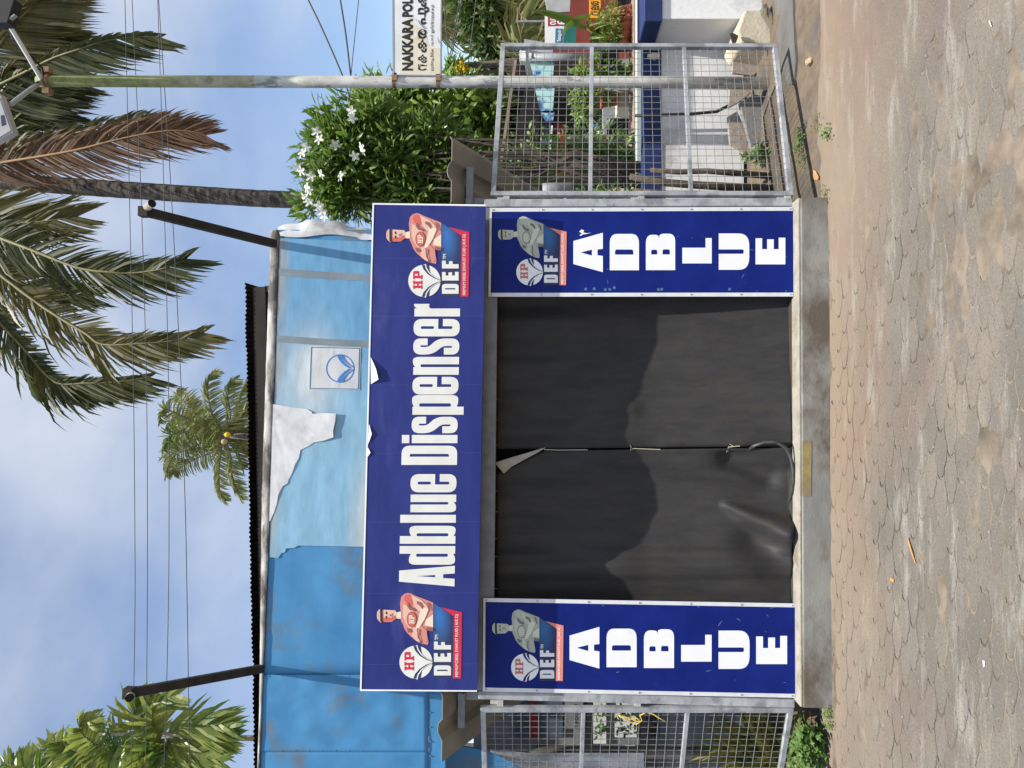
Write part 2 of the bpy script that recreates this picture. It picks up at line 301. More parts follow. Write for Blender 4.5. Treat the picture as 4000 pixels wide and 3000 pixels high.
# ground: trodden dust over concrete; streaks run along the road
def ground_mat(name, paver):
    m = bpy.data.materials.new(name); m.use_nodes = True; t = m.node_tree; N = t.nodes; Lk = t.links.new; b = N['Principled BSDF']
    b.inputs['Roughness'].default_value = .88; b.inputs['Specular IOR Level'].default_value = .25
    g = N.new('ShaderNodeNewGeometry')
    def nz(sc, st, det=6, ro=.6):
        mp = N.new('ShaderNodeMapping'); mp.inputs['Scale'].default_value = st; Lk(g.outputs['Position'], mp.inputs['Vector'])
        n = N.new('ShaderNodeTexNoise'); n.inputs['Scale'].default_value = sc; n.inputs['Detail'].default_value = det; n.inputs['Roughness'].default_value = ro
        Lk(mp.outputs['Vector'], n.inputs['Vector']); return n.outputs['Fac']
    def ramp(f, a, bb):
        r = N.new('ShaderNodeMapRange'); r.inputs['From Min'].default_value = a; r.inputs['From Max'].default_value = bb; r.clamp = True; Lk(f, r.inputs['Value']); return r.outputs['Result']
    def mix(f, c1, c2, mode='MIX', fac=None):
        x = N.new('ShaderNodeMixRGB'); x.blend_type = mode
        if fac is not None: x.inputs['Fac'].default_value = fac
        else: Lk(f, x.inputs['Fac'])
        for s, c in (('Color1', c1), ('Color2', c2)):
            if isinstance(c, tuple): x.inputs[s].default_value = (*c, 1)
            else: Lk(c, x.inputs[s])
        return x.outputs['Color']
    def math2(op, a, bb):
        x = N.new('ShaderNodeMath'); x.operation = op
        for i, c in enumerate((a, bb)):
            if isinstance(c, (int, float)): x.inputs[i].default_value = c
            else: Lk(c, x.inputs[i])
        return x.outputs[0]
    base = mix(ramp(nz(1.1, (.7, 1.2, 1)), .38, .62), (.142,.130,.113), (.192,.170,.142))
    if paver:
        oi = N.new('ShaderNodeObjectInfo'); tint = mix(oi.outputs['Random'], (.82,.82,.80), (1.12,1.09,1.05)); base = mix(None, base, tint, 'MULTIPLY', .8)
    else: base = mix(None, base, (.95,.92,.87), 'MULTIPLY', 1.0)
    base = mix(ramp(nz(.9, (.6, 1, 1)), .50, .64), base, (.160,.112,.094))                       # reddish patches
    base = mix(math2('MULTIPLY', ramp(nz(2.2, (.55, 2.6, 1), 10, .72), .53, .66), .85), base, (.30,.285,.25))   # pale streaks
    base = mix(math2('MULTIPLY', ramp(nz(2.6, (.5, 3.0, 1), 10, .72), .54, .68), .7), base, (.125,.12,.12))      # darker worn streaks
    sp = N.new('ShaderNodeSeparateXYZ'); Lk(g.outputs['Position'], sp.inputs[0])
    yy = math2('ADD', sp.outputs['Y'], math2('MULTIPLY', math2('SUBTRACT', nz(1.6, (.5, 1, 1)), .5), 1.3))
    dust = ramp(yy, -1.05, -.15)
    base = mix(math2('MULTIPLY', dust, .62), base, (.265,.205,.148))                             # sandy dust settled beside the plinth
    base = mix(math2('MULTIPLY', ramp(nz(90, (1, 1, 1), 3, .7), .50, .74), math2('SUBTRACT', .85, math2('MULTIPLY', dust, .6))), base, (.085,.083,.08))   # exposed aggregate
    base = mix(math2('MULTIPLY', ramp(nz(120, (1, 1, 1), 3, .7), .58, .74), math2('SUBTRACT', .7, math2('MULTIPLY', dust, .5))), base, (.33,.32,.30))
    Lk(base, b.inputs['Base Color'])
    bp = N.new('ShaderNodeBump'); bp.inputs['Strength'].default_value = .45; bp.inputs['Distance'].default_value = .004
    Lk(math2('ADD', nz(70, (1, 1, 1), 4), math2('MULTIPLY', nz(9, (.6, 1.6, 1), 5), .8)), bp.inputs['Height']); Lk(bp.outputs['Normal'], b.inputs['Normal'])
    return m
M['ground'] = ground_mat('dusty_ground', False); M['paver'] = ground_mat('dusty_paver', True)
M['joint'] = mat('joint_sand', (.095,.078,.058), (.225,.185,.14), 4.0, .95, .3, 60, lo=.36, hi=.60)
fm = bpy.data.materials.new('faded_film_print'); fm.use_nodes = True
def _film():
    t = fm.node_tree; N = t.nodes; Lk = t.links.new; b = N['Principled BSDF']; b.inputs['Roughness'].default_value = .6; b.inputs['Specular IOR Level'].default_value = .25
    a = N.new('ShaderNodeVertexColor'); a.layer_name = 'Col'; g = N.new('ShaderNodeNewGeometry'); mp_ = N.new('ShaderNodeMapping'); mp_.inputs['Scale'].default_value = (1, 1, 5); Lk(g.outputs['Position'], mp_.inputs['Vector'])
    n = N.new('ShaderNodeTexNoise'); n.inputs['Scale'].default_value = 3.5; n.inputs['Detail'].default_value = 9; n.inputs['Roughness'].default_value = .65; Lk(mp_.outputs['Vector'], n.inputs['Vector'])
    r = N.new('ShaderNodeMapRange'); r.inputs['From Min'].default_value = .3; r.inputs['From Max'].default_value = .7; r.inputs['To Min'].default_value = .84; r.inputs['To Max'].default_value = 1.12; Lk(n.outputs['Fac'], r.inputs['Value'])
    m = N.new('ShaderNodeMixRGB'); m.blend_type = 'MULTIPLY'; m.inputs['Fac'].default_value = 1; Lk(a.outputs['Color'], m.inputs['Color1']); Lk(r.outputs['Result'], m.inputs['Color2']); Lk(m.outputs['Color'], b.inputs['Base Color'])
_film(); M['filmv'] = fm
M['crease'] = mat('vinyl_crease', (.045,.055,.24)); M['p_paleprint'] = mat('weathered_white_print', (.52,.53,.54), (.62,.63,.64), 5, .6, c3=(.42,.42,.42), s3=6, p3=(.55,.7), stretch=(1,1,3))
M['earth'] = mat('brown_earth', (.115,.088,.062), (.175,.135,.098), 9, .95, .6, 50, c3=(.085,.08,.075), s3=3, p3=(.5,.66))
M['gutter'] = mat('grey_gutter_concrete', (.105,.10,.095), (.155,.15,.14), 7, .85, .4, 50, stretch=(.5,1,1))
M['cover'] = mat('far_vegetation_ground', (.05,.06,.03), (.09,.09,.05), 2, .95)
# ================================================================== SETTING
gr = MB().add([(-400,-40,-.012),(400,-40,-.012),(400,700,-.012),(-400,700,-.012)], [(0,1,2,3)]).build('ground', M['ground']); tag(gr, kind='structure')
# pavement of scale-shaped interlocking pavers, rows run along the road
PX, DY, AMP = 0.213, 0.079, 0.0120
def s_wave(p): return math.cos(2*math.pi*p) - 0.22*math.sin(6*math.pi*p)
NARROW = 0.0
def paver_outline(shrink=0.0):
    """one paver, long axis along -x, starting at a hollow end and closing with a round neck"""
    hw = lambda p: DY/2 - AMP*s_wave(p) - shrink
    ps = [.02,.07,.14,.24,.36,.5,.64,.78,.9,.98]
    top = [(-p*PX, hw(p)) for p in ps]; bot = [(-p*PX, -hw(p)) for p in reversed(ps)]
    nk = hw(.98)
    end = [(-PX*.98-.016, nk*.62), (-PX*.98-.0225, 0), (-PX*.98-.016, -nk*.62)]
    ns = hw(.02)
    st = [(-.0045-.016-shrink, -ns*.62), (-.0045-.0225-shrink, 0), (-.0045-.016-shrink, ns*.62)]
    return top + end + bot + st
def paver_mesh():
    o0 = paver_outline(.0026); o1 = paver_outline(.0050); n = len(o0)
    _, tr = tess([o1]); V = [(x, y, 0) for x, y in o1] + [(x, y, -.0026) for x, y in o0] + [(x, y, -.03) for x, y in o0]; F = []
    for t in tr:
        a, b, c = [Vector(o1[i]) for i in t]
        F.append(tuple(t) if (b-a).cross(c-a) > 0 else tuple(t)[::-1])
    for k in (0, n):
        for i in range(n):
            j = (i+1) % n; F.append((k+j, k+i, k+i+n, k+j+n))
    return V, F
JP = [[(x, y, -.0047 + .0026*max(0, min(1, (-y-.9)/1.2)) + .0016*max(0, min(1, (x-.1)/1.2)) + .0042*max(-.6, noise.noise((x*1.3, y*2.6, 2)) + .5*noise.noise((x*5, y*9, 6)))) for x in [-3.2+6.5*i/150 for i in range(151)]] for y in [-3.4+3.3*j/100 for j in range(101)]]
pv = MB().grid(JP).build('pavement', M['joint'], smooth=True); tag(pv, kind='structure')
PV, PF = paver_mesh(); pme = bpy.data.meshes.new('paver'); pme.from_pydata(PV, [], PF); pme.update(); pme.materials.append(M['paver'])
cand = []
rng = random.Random(3)
ROT = R(-1.2); cr, sr = math.cos(ROT), math.sin(ROT)
for j in range(-34, 9):
    for i in range(-18, 20):
        lx, ly = i*PX + (PX/2 if j % 2 else 0), -.55 + j*DY
        X = lx*cr - ly*sr; Y = lx*sr + ly*cr
        if Y > -.135 or Y < -2.75: continue
        d = Vector((X-PX/2, Y, 0)) - CAM; z = d.dot(_f)
        if z < .3: continue
        uu = d.dot(_r)/z*FPX; vv = -d.dot(_u)/z*FPX
        if abs(uu) > 1640 or vv > 2090: continue
        cand.append((d.length, X, Y, rng.uniform(-.0030, .0012), rng.gauss(0, .006), rng.gauss(0, .006)))
cand.sort()
rest = MB()
for k, (dist, X, Y, dz, ax, ay) in enumerate(cand):
    mw = Matrix.Translation((X, Y, dz)) @ Matrix.Rotation(ROT, 4, 'Z') @ Matrix.Rotation(ax, 4, 'X') @ Matrix.Rotation(ay*.5, 4, 'Y')
    if k < 298:
        o = bpy.data.objects.new('paver', pme); COL.objects.link(o); o.matrix_world = mw; o.parent = pv
    else: rest.add([mw @ Vector(v) for v in PV], PF)
if rest.v: tag(rest.build('far_pavers', M['paver'], pv), kind='stuff')

# mud that has run over the pavers on the side of the pole
def mud_h(x, y):
    xb = 1.12 + .22*math.sin(y*4.1) + .16*math.sin(y*9.7+1) + .35*max(0, -y-.9)
    f = (x-xb)/.45 + .9*noise.noise((x*2.2, y*5.0, 3)) + .35*noise.noise((x*7, y*15, 8)) - max(0, (-y-1.15)/.30)
    f = max(0, min(1, f)); e = max(0, min(1, (y + .02*math.sin(x*5) + .05*noise.noise((x*6, y*6, 2)) + .02)/.14)); return -.0075 + .0095*f*f*(3-2*f) + .004*noise.noise((x*14, y*14, 4))*f - .035*e*e
MP = [[(x, y, mud_h(x, y)) for x in [.7+2.7*i/120 for i in range(121)]] for y in [-1.9+2.06*j/126 for j in range(127)]]
tag(MB().grid(MP).build('mud', M['ground'], smooth=True), kind='structure')

# ================================================================== KIOSK
pl = empty('concrete_plinth', (0, .5, 0)); tag(pl, 'low grey concrete plinth carrying the dispenser kiosk', 'plinth')
PXL, PXR, PH = -1.5907, 1.6083, .170
body = MB().box((PXL, -.1, -.03), (PXR, 1.25, PH)).build('base', M['concrete'], pl, bevel=.008)
box('edge_strip', (PXL+.002, -.092, PH), (PXR-.002, .035, PH+.014), M['concrete_edge'], pl, bevel=.004)
q = [im(3135, 1722, -.1025), im(3170, 1722, -.1025), im(3168, 1938, -.1025), im(3134, 1938, -.1025)]
V, F = prism_loops([q], FRONT, .002); MB().add(V, F).build('yellow_mark', M['yellow_paint'], pl)

ZT, ZB = 2.1663, PH+.014
ki = empty('dispenser_kiosk', (0, .3, PH)); tag(ki, 'galvanised steel kiosk frame with sloping grey corrugated roof on the plinth', 'kiosk')
XL0, XR0 = -1.575, 1.575
for sx in (-1, 1):
    xa = sx*1.583; xb = sx*1.638
    MB().box((min(xa, xb), .012, ZB-.003), (max(xa, xb), .082, ZT+.035)).build('corner_post', M['galv'], ki, bevel=.006)
box('front_beam', (-1.58, .012, ZT-.06), (1.58, .07, ZT+.075), M['grey_tube'], ki, bevel=.004)
for xs in (-1.035, 1.035): box('inner_post', (xs-.02, .03, ZB-.002), (xs+.02, .07, ZT-.06), M['grey_tube'], ki)
for sx in (-1, 1): box('rear_post', (sx*1.62-.035, 1.1, ZB), (sx*1.62+.035, 1.17, 1.86), M['grey_tube'], ki)
box('back_wall', (-1.6, 1.12, PH), (1.6, 1.14, 1.9), M['wall_dark'], ki)
# corrugated roof sheet: falls to the back
RL, RR = im(1725, 2977, -.05), im(1766, 533, -.05)
slope = .50
def roof_z(y, t): return RL.z*(1-t)+RR.z*t - slope*(y+.05)
cols, P = 150, []
for r_ in range(7):
    row = []
    for c in range(cols+1):
        t = c/cols; x = RL.x*(1-t)+RR.x*t; y = -.05 + r_/6*1.15
        ph = (x*3.6) % 1.0; h = .028*max(0, min(1, (0.22-abs(ph-.5))/.10))
        row.append((x, y, roof_z(y, t)+h))
    P.append(row)
rs = MB().grid(P).build('roof_sheet', M['roof_grey'], ki)
so = rs.modifiers.new('s', 'SOLIDIFY'); so.thickness = .004; so.offset = 0
for y in (.10, .62):
    MB().bar((RL.x+.16, y, roof_z(y, .05)-.033), (RR.x-.16, y, roof_z(y, .95)-.033), .05, .045).build('purlin', M['grey_tube'], ki)
for sx in (-1.62, 1.62):
    t = (sx-RL.x)/(RR.x-RL.x)
    MB().bar((sx, .0, roof_z(0, t)-.085), (sx, 1.1, roof_z(1.1, t)-.085), .045, .045).build('rafter', M['grey_tube'], ki)
    MB().bar((sx, .045, ZT+.035), (sx, .045, roof_z(.045, t)-.10), .05).build('post_extension', M['grey_tube'], ki)

# ------------------------------------------------------------------ lettering
def px_letter(parent, name, loops, Y, m, thick=.0012):
    V, F = prism_loops([[im(x, y, Y) for x, y in l] for l in loops], FRONT, thick)
    return MB().add(V, F).build(name, m, parent)
def rr(x0, y0, x1, y1, r): return rp([(x0, y0, r), (x1, y0, r), (x1, y1, r), (x0, y1, r)], 4)
IMP = {   # condensed heavy letters, pixels of the photograph, baseline at 0
 'A': (81, [[(0,0),(30,0),(33,45),(48,45),(51,0),(81,0),(62,217),(19,217)], [(36,76),(45,76),(40.5,150)]]),
 'd': (73, [rp([(73,0),(43,0),(43,8,4),(30,0,10),(0,0,30),(0,180,30),(30,180,10),(43,172,4),(43,217),(73,217)]), rr(31,28,43,152,6)]),
 'b': (70, [rp([(0,0),(30,0),(30,8,4),(42,0,10),(70,0,30),(70,180,30),(42,180,10),(30,172,4),(30,217),(0,217)]), rr(29,28,41,152,6)]),
 'l': (31, [[(0,0),(31,0),(31,217),(0,217)]]),
 'u': (69, [rp([(69,178),(40,178),(40,30,6),(30,30,6),(30,178),(0,178),(0,0,28),(28,0,10),(40,10,4),(40,0),(69,0)])]),
 'e': (70, [rp([(0,0,33),(70,0,33),(70,66),(41,66),(41,28,6),(30,28,6),(30,84),(70,84),(70,180,33),(0,180,33)]), rr(30,100,41,152,6)]),
 'D': (75, [rp([(0,0),(75,0,32),(75,217,32),(0,217)]), rp([(32,32),(43,32,8),(43,185,8),(32,185)])]),
 'i': (32, [[(0,0),(32,0),(32,178),(0,178)]]),
 's': (64, [rp([(0,0,31),(64,0,31),(64,84,30),(30,120,14),(30,152,5),(37,152,5),(37,124),(64,124),(64,180,31),(0,180,31),(0,104,30),(34,64,14),(34,28,5),(27,28,5),(27,60),(0,60)])]),
 'p': (76, [rp([(0,-22),(31,-22),(31,6,4),(44,0,10),(76,0,30),(76,180,30),(44,180,10),(31,172,4),(31,178),(0,178)]), rr(31,28,44,152,6)]),
 'n': (70, [rp([(0,0),(30,0),(30,150,6),(41,150,6),(41,0),(70,0),(70,180,28),(42,180,10),(30,170,4),(30,178),(0,178)])]),
 'r': (49, [rp([(0,0),(31,0),(31,122,14),(49,120),(49,180),(40,180,6),(31,168,4),(31,178),(0,178)])]),
}
FAT = {
 'A': [[(0,0),(.41,0),(.43,.18),(.575,.18),(.59,0),(1,0),(.79,1),(.205,1)], [(.42,.37),(.57,.37),(.5,.76)]],
 'D': [rp([(0,0),(1,0,.26),(1,1,.26),(0,1)]), rp([(.43,.19),(.57,.19,.07),(.57,.82,.07),(.43,.82)])],
 'B': [rp([(0,0),(1,0,.22),(1,.53,.16),(.86,.545,.03),(.97,.57,.14),(.97,1,.24),(0,1)]), rp([(.43,.18),(.57,.18,.06),(.57,.43,.06),(.43,.43)]), rp([(.43,.61),(.56,.61,.06),(.56,.82,.06),(.43,.82)])],
 'L': [[(0,0),(1,0),(1,.21),(.62,.21),(.62,1),(0,1)]],
 'U': [rp([(0,1),(0,0,.34),(1,0,.34),(1,1),(.56,1),(.56,.18,.05),(.44,.18,.05),(.44,1)])],
 'E': [[(0,0),(1,0),(1,.22),(.57,.22),(.57,.39),(.94,.39),(.94,.61),(.57,.61),(.57,.78),(.98,.78),(.98,1),(0,1)]],
 'F': [[(0,0),(.55,0),(.55,.36),(.93,.36),(.93,.58),(.55,.58),(.55,.77),(1,.77),(1,1),(0,1)]],
 'H': [[(0,0),(.46,0),(.46,.16),(.38,.16),(.38,.42),(.62,.42),(.62,.16),(.54,.16),(.54,0),(1,0),(1,.16),(.9,.16),(.9,.84),(1,.84),(1,1),(.54,1),(.54,.84),(.62,.84),(.62,.6),(.38,.6),(.38,.84),(.46,.84),(.46,1),(0,1),(0,.84),(.1,.84),(.1,.16),(0,.16)]],
 'P': [rp([(0,0),(.52,0),(.52,.16),(.42,.16),(.42,.36),(.75,.36,.12),(1,.36,.2),(1,1,.24),(0,1),(0,.84),(.12,.84),(.12,.16),(0,.16)]), rp([(.42,.52),(.66,.52,.08),(.66,.84,.08),(.42,.84)])],
}
def text_mesh(body, origin, ex, ey, width, height, mat_, name, parent, nrm=FRONT, off=.0, space=1.0):
    """word set with the built-in font, fitted to width x height along ex, ey; a flat print"""
    c = bpy.data.curves.new('t', 'FONT'); c.body = body; c.offset = off; c.space_character = space; c.resolution_u = 2
    o = bpy.data.objects.new('t', c); COL.objects.link(o); dg = bpy.context.evaluated_depsgraph_get(); dg.update()
    me = o.evaluated_get(dg).to_mesh(); vs_ = [v.co.copy() for v in me.vertices]; fs = [tuple(p.vertices) for p in me.polygons]
    bpy.data.objects.remove(o); bpy.data.curves.remove(c)
    x0 = min(v.x for v in vs_); x1 = max(v.x for v in vs_); y0 = min(v.y for v in vs_); y1 = max(v.y for v in vs_)
    pts = [origin + ex*((v.x-x0)/(x1-x0)*width) + ey*((v.y-y0)/(y1-y0)*height) for v in vs_]
    F = []
    for f in fs:
        n = (pts[f[1]]-pts[f[0]]).cross(pts[f[2]]-pts[f[0]]); F.append(f if n.dot(nrm) > 0 else f[::-1])
    return MB().add(pts, F).build(name, mat_, parent)

def logo(parent, cx, cy, r, Y, pal, white, red, ribbon, navy, sub=True):
    """round petrol-company emblem, product letters, ribbon and the printed figure beside them.
    template units: emblem radius; X to the right, Y2 up; centre at photograph pixel (cx, cy)"""
    T = lambda X, Y2: (cx - Y2*r, cy - X*r)
    st = .0011
    def shape(name, pts, lv, m, holes=()):
        return px_letter(parent, name, [[T(*p) for p in pts]] + [[T(*p) for p in h] for h in holes], Y - lv*st, m, .0008)
    Z = lambda x, y: ((768-y)/140.0, (1455-x)/140.0)
    # gradient ground of the product letters
    pts = [Z(1600,905), Z(1768,905), Z(1778,378), Z(1600,262)]; cols_ = [(.02,.024,.09), (.02,.024,.10), (.02,.03,.13), (.03,.17,.50)]
    if navy is M['p_navy2']: cols_ = [(.008,.012,.09), (.008,.012,.09), (.008,.02,.12), (.015,.13,.36)]
    g = MB(); n = 8
    for i in range(n+1):
        for j in range(n+1):
            a, b = i/n, j/n
            top = Vector(pts[0])*(1-a)+Vector(pts[3])*a; bt = Vector(pts[1])*(1-a)+Vector(pts[2])*a; p = top*(1-b)+bt*b
            w_ = max(0, 1-math.hypot((a-.85)/.42, (b-.3)/.62)); c0 = Vector(cols_[0]); c1 = Vector(cols_[3])
            g.v.append(tuple(im(*T(p.x, p.y), Y-st))); g.c = (g.c or []) + [tuple(c0*(1-w_)+c1*w_)]
    for i in range(n):
        for j in range(n): k = i*(n+1)+j; g.f.append((k, k+1, k+n+2, k+n+1))
    g.build('printed_ground', M['grad'], parent)
    shape('ribbon', [Z(1665,300), Z(1845,345), Z(1838,905), Z(1768,905), Z(1778,378)], 2, ribbon)
    # emblem
    disc = shape('emblem', [(math.cos(R(a)), math.sin(R(a))) for a in range(0, 360, 8)], 2, white)
    for s in (1, -1):
        sw = [(s*x, y) for x, y in [(.985,.16),(.72,.06),(.40,-.22),(.16,-.60),(.03,-.96),(.10,-.985),(.22,-.62),(.48,-.36),(.80,-.30),(.97,-.28)]]
        shape('swoosh', sw, 3, navy)
        thin = [(s*x, y) for x, y in [(1.02,-.04),(.74,-.10),(.44,-.32),(.20,-.66),(.045,-.98),(.09,-.98),(.235,-.63),(.49,-.385),(.78,-.17),(1.03,-.11)]]
        shape('swoosh_line', [(s*x, y) for x, y in [(1.04,-.02),(.76,-.085),(.45,-.30),(.21,-.63),(.055,-.96),(.095,-.96),(.245,-.61),(.49,-.345),(.79,-.155),(1.04,-.09)]], 4, white)
    for ch, x0 in (('H', -.50), ('P', .10)):
        px_letter(parent, 'emblem_letter', [[T(x0+p[0]*.52, .12+p[1]*.58) for p in l] for l in FAT[ch]], Y-3*st, red, .0008)
    for ch, x0, wd in (('D', -.80, .61), ('E', .02, .54), ('F', .77, .48)):
        px_letter(parent, 'product_letter', [[T(x0+p[0]*wd, -2.12+p[1]*1.03) for p in l] for l in FAT[ch]], Y-2*st, white, .0008)
    ex = (im(*T(1, 0), Y)-im(*T(0, 0), Y)); ey = (im(*T(0, 1), Y)-im(*T(0, 0), Y))
    o = im(*T(0, 0), Y-2.2*st)
    text_mesh('TM', o+ex*1.34+ey*-1.34, ex, ey, .32, .20, white, 'trade_mark', parent, off=.02)
    text_mesh('PREMIUM DIESEL EXHAUST FLUID ( AUS 32)', im(*T(0,0), Y-3.3*st)+ex*-.88+ey*-2.60, ex, ey, 3.78, .235, white, 'ribbon_text', parent, off=.012)
    # generic printed figure of a strong man with folded arms
    A = lambda k: M[pal+k]
    shape('printed_figure', [Z(*p) for p in [(1325,330),(1320,270),(1330,215),(1352,192),(1385,180),(1415,186),(1450,204),(1530,235),(1600,262),(1600,505),(1545,500),(1552,545),(1562,592),(1555,620),(1510,612),(1480,600),(1440,575),(1385,525),(1360,490),(1345,450),(1330,420),(1322,390)]], 2, A('skin1'))
    shape('printed_figure', [Z(*p) for p in [(1290,345),(1330,338),(1330,400),(1290,398)]], 3, A('skin3'))
    shape('printed_figure', rp([(*Z(1165,322), .06), (*Z(1282,328), .06), (*Z(1292,352), .05), (*Z(1288,398), .06), (*Z(1255,424), .08), (*Z(1165,428), .06)]), 3, A('skin2'))
    shape('printed_figure', [Z(*p) for p in [(1172,392),(1250,388),(1280,372),(1285,398),(1255,420),(1172,424)]], 4, A('skinr'))
    shape('printed_figure', rp([(*Z(1150,314), .08), (*Z(1124,340), .12), (*Z(1124,400), .12), (*Z(1155,432), .08), (*Z(1166,430), .0), (*Z(1166,318), .0)]), 4, A('cap'))
    shape('printed_figure', [Z(*p) for p in [(1150,316),(1170,318),(1172,420),(1190,434),(1170,436),(1152,420)]], 5, A('capk'))
    for y in (352, 388): shape('printed_figure', [Z(1196,y-11), Z(1206,y-13), Z(1209,y+8), Z(1200,y+11)], 5, A('capk'))
    shape('printed_figure', [Z(1228,368), Z(1240,362), Z(1241,378), Z(1236,380)], 5, A('skin4'))
    shape('printed_figure', [Z(1250,352), Z(1254,351), Z(1256,384), Z(1251,385)], 5, A('skin4'))
    shape('printed_figure', rp([(*Z(1350,210), .2), (*Z(1385,188), .2), (*Z(1440,215), .25), (*Z(1448,262), .25), (*Z(1410,285), .25), (*Z(1360,262), .2)]), 3, A('skinr'))
    shape('printed_figure', [Z(*p) for p in [(1345,275),(1395,290),(1440,330),(1450,400),(1440,470),(1400,480),(1370,440),(1345,380)]], 3, A('skin2'))
    shape('printed_figure', rp([(*Z(1415,195), .0), (*Z(1500,240), .1), (*Z(1560,300), .2), (*Z(1545,345), .15), (*Z(1470,330), .1), (*Z(1440,290), .1)]), 4, A('skin2'))
    shape('printed_figure', rp([(*Z(1500,300), .1), (*Z(1565,312), .12), (*Z(1530,400), .1), (*Z(1480,480), .1), (*Z(1450,482), .1), (*Z(1470,420), .1)]), 5, A('skin3'))
    shape('printed_figure', [Z(*p) for p in [(1540,405),(1600,365),(1600,470),(1530,455)]], 3, A('skin3'))
    shape('printed_figure', [Z(*p) for p in [(1468,465),(1500,455),(1545,500),(1556,590),(1530,600),(1490,540)]], 4, A('skin1'))
    shape('printed_figure', [Z(*p) for p in [(1432,470),(1462,478),(1470,560),(1500,606),(1462,590),(1420,545)]], 4, A('skin2'))
    for l_ in ([(1385,262),(1405,300),(1448,318),(1446,338),(1400,322),(1378,290)], [(1462,250),(1500,262),(1518,300),(1508,318),(1490,290),(1462,272)], [(1376,478),(1420,498),(1424,512),(1388,516)], [(1545,262),(1560,290),(1572,330),(1580,330),(1572,285),(1556,262)], [(1484,486),(1492,500),(1486,560),(1498,608),(1488,606),(1478,560)], [(1545,470),(1600,480),(1600,505),(1548,500)]):
        shape('printed_figure', [Z(*p) for p in l_], 6, A('skin4'))
    ring = [Z(1420+44*math.cos(R(a)), 405+66*math.sin(R(a))) for a in range(0, 360, 15)]
    shape('chest_badge', ring, 4, A('skin4')); shape('chest_badge', [Z(1420+38*math.cos(R(a)), 405+58*math.sin(R(a))) for a in range(0, 360, 15)], 5, A('skinr'))
    for ch, y0 in (('H', 442), ('P', 404)):
        px_letter(parent, 'chest_letter', [[T(*Z(1442-p[1]*46, y0-p[0]*34)) for p in l] for l in FAT[ch]], Y-6*st, A('skin3'), .0008)

# ------------------------------------------------------------------ banner
BY = -.15
bn = empty('banner_sign', im(1860, 1750, BY)); tag(bn, 'long dark blue banner sign with large white condensed letters above the kiosk', 'sign')
brd = plate('board', [(1411,2694),(1460,796),(1897,803),(1863,2698)], BY, .03, M['banner_blue'], bn)
plate('edge_trim', [(1406,2697),(1455,794),(1461,794),(1412,2697)], BY-.003, .036, M['p_white2'], bn)
plate('edge_trim', [(1455,793),(1455,799),(1897,805.5),(1898,799)], BY-.0035, .036, M['p_white2'], bn)
plate('edge_trim', [(1407,2693),(1407,2699),(1863,2702),(1863,2697)], BY-.0032, .036, M['p_white2'], bn)
def base_x(y): return 1776 + (2250-y)*(1797-1776)/(2250-1210)
word = [('A',2291,2210),('d',2206,2133),('b',2124,2054),('l',2042,2011),('u',2001,1932),('e',1923,1852),('D',1816,1741),('i',1731,1699),('s',1692,1628),('p',1620,1543),('e',1541,1472),('n',1464,1394),('s',1385,1322),('e',1314,1246),('r',1236,1187)]
for ch, ya, yb in word:
    wd, loops = IMP[ch]; k = (ya-yb)/wd
    def tr(p): y = ya - p[0]*k; return (base_x(y) - p[1], y)
    px_letter(bn, 'letter', [[tr(p) for p in l] for l in loops], BY-.0012, M['p_white'])
    if ch == 'i': px_letter(bn, 'letter_dot', [[tr(p) for p in [(0,188),(32,188),(32,217),(0,217)]]], BY-.0012, M['p_white'])
logo(bn, 1657.8, 1097, 63, BY-.0005, 'a_', M['p_white'], M['p_red'], M['p_red'], M['p_navy'])
logo(bn, 1624.8, 2586.8, 64.5, BY-.0005, 'a_', M['p_white'], M['p_red'], M['p_red'], M['p_navy'])
# creases in the vinyl and the torn corner folded forward
for y in (1012, 1237, 1505, 1772, 2041, 2319, 2597):
    plate('crease', [(1414+(2690-y)*.0258, y), (1863+(2698-y)*.018, y-3), (1863+(2698-y)*.018, y-4.3), (1414+(2690-y)*.0258, y-1.3)], BY-.0006, .0006, M['crease'], bn)
a, b, c, d_ = im(1448, 1395, BY-.002), im(1449, 1500, BY-.002), im(1478, 1482, BY-.022), im(1468, 1440, BY-.02)
MB().add([a, d_, c, b], [(0,1,2),(0,2,3)]).build('torn_flap', M['banner_back'], bn)
for (xa, ya, xb, yb, dd) in ((1441,1655,1446,1735,.012), (1437,1748,1441,1788,.010)):
    a, b, c = im(xa, ya, BY-.004), im(xb-8, yb, BY-.004), im(xb+6, (ya+yb)/2, BY-dd)
    MB().add([a, c, b], [(0,1,2)]).build('torn_flap', M['banner_back'], bn)

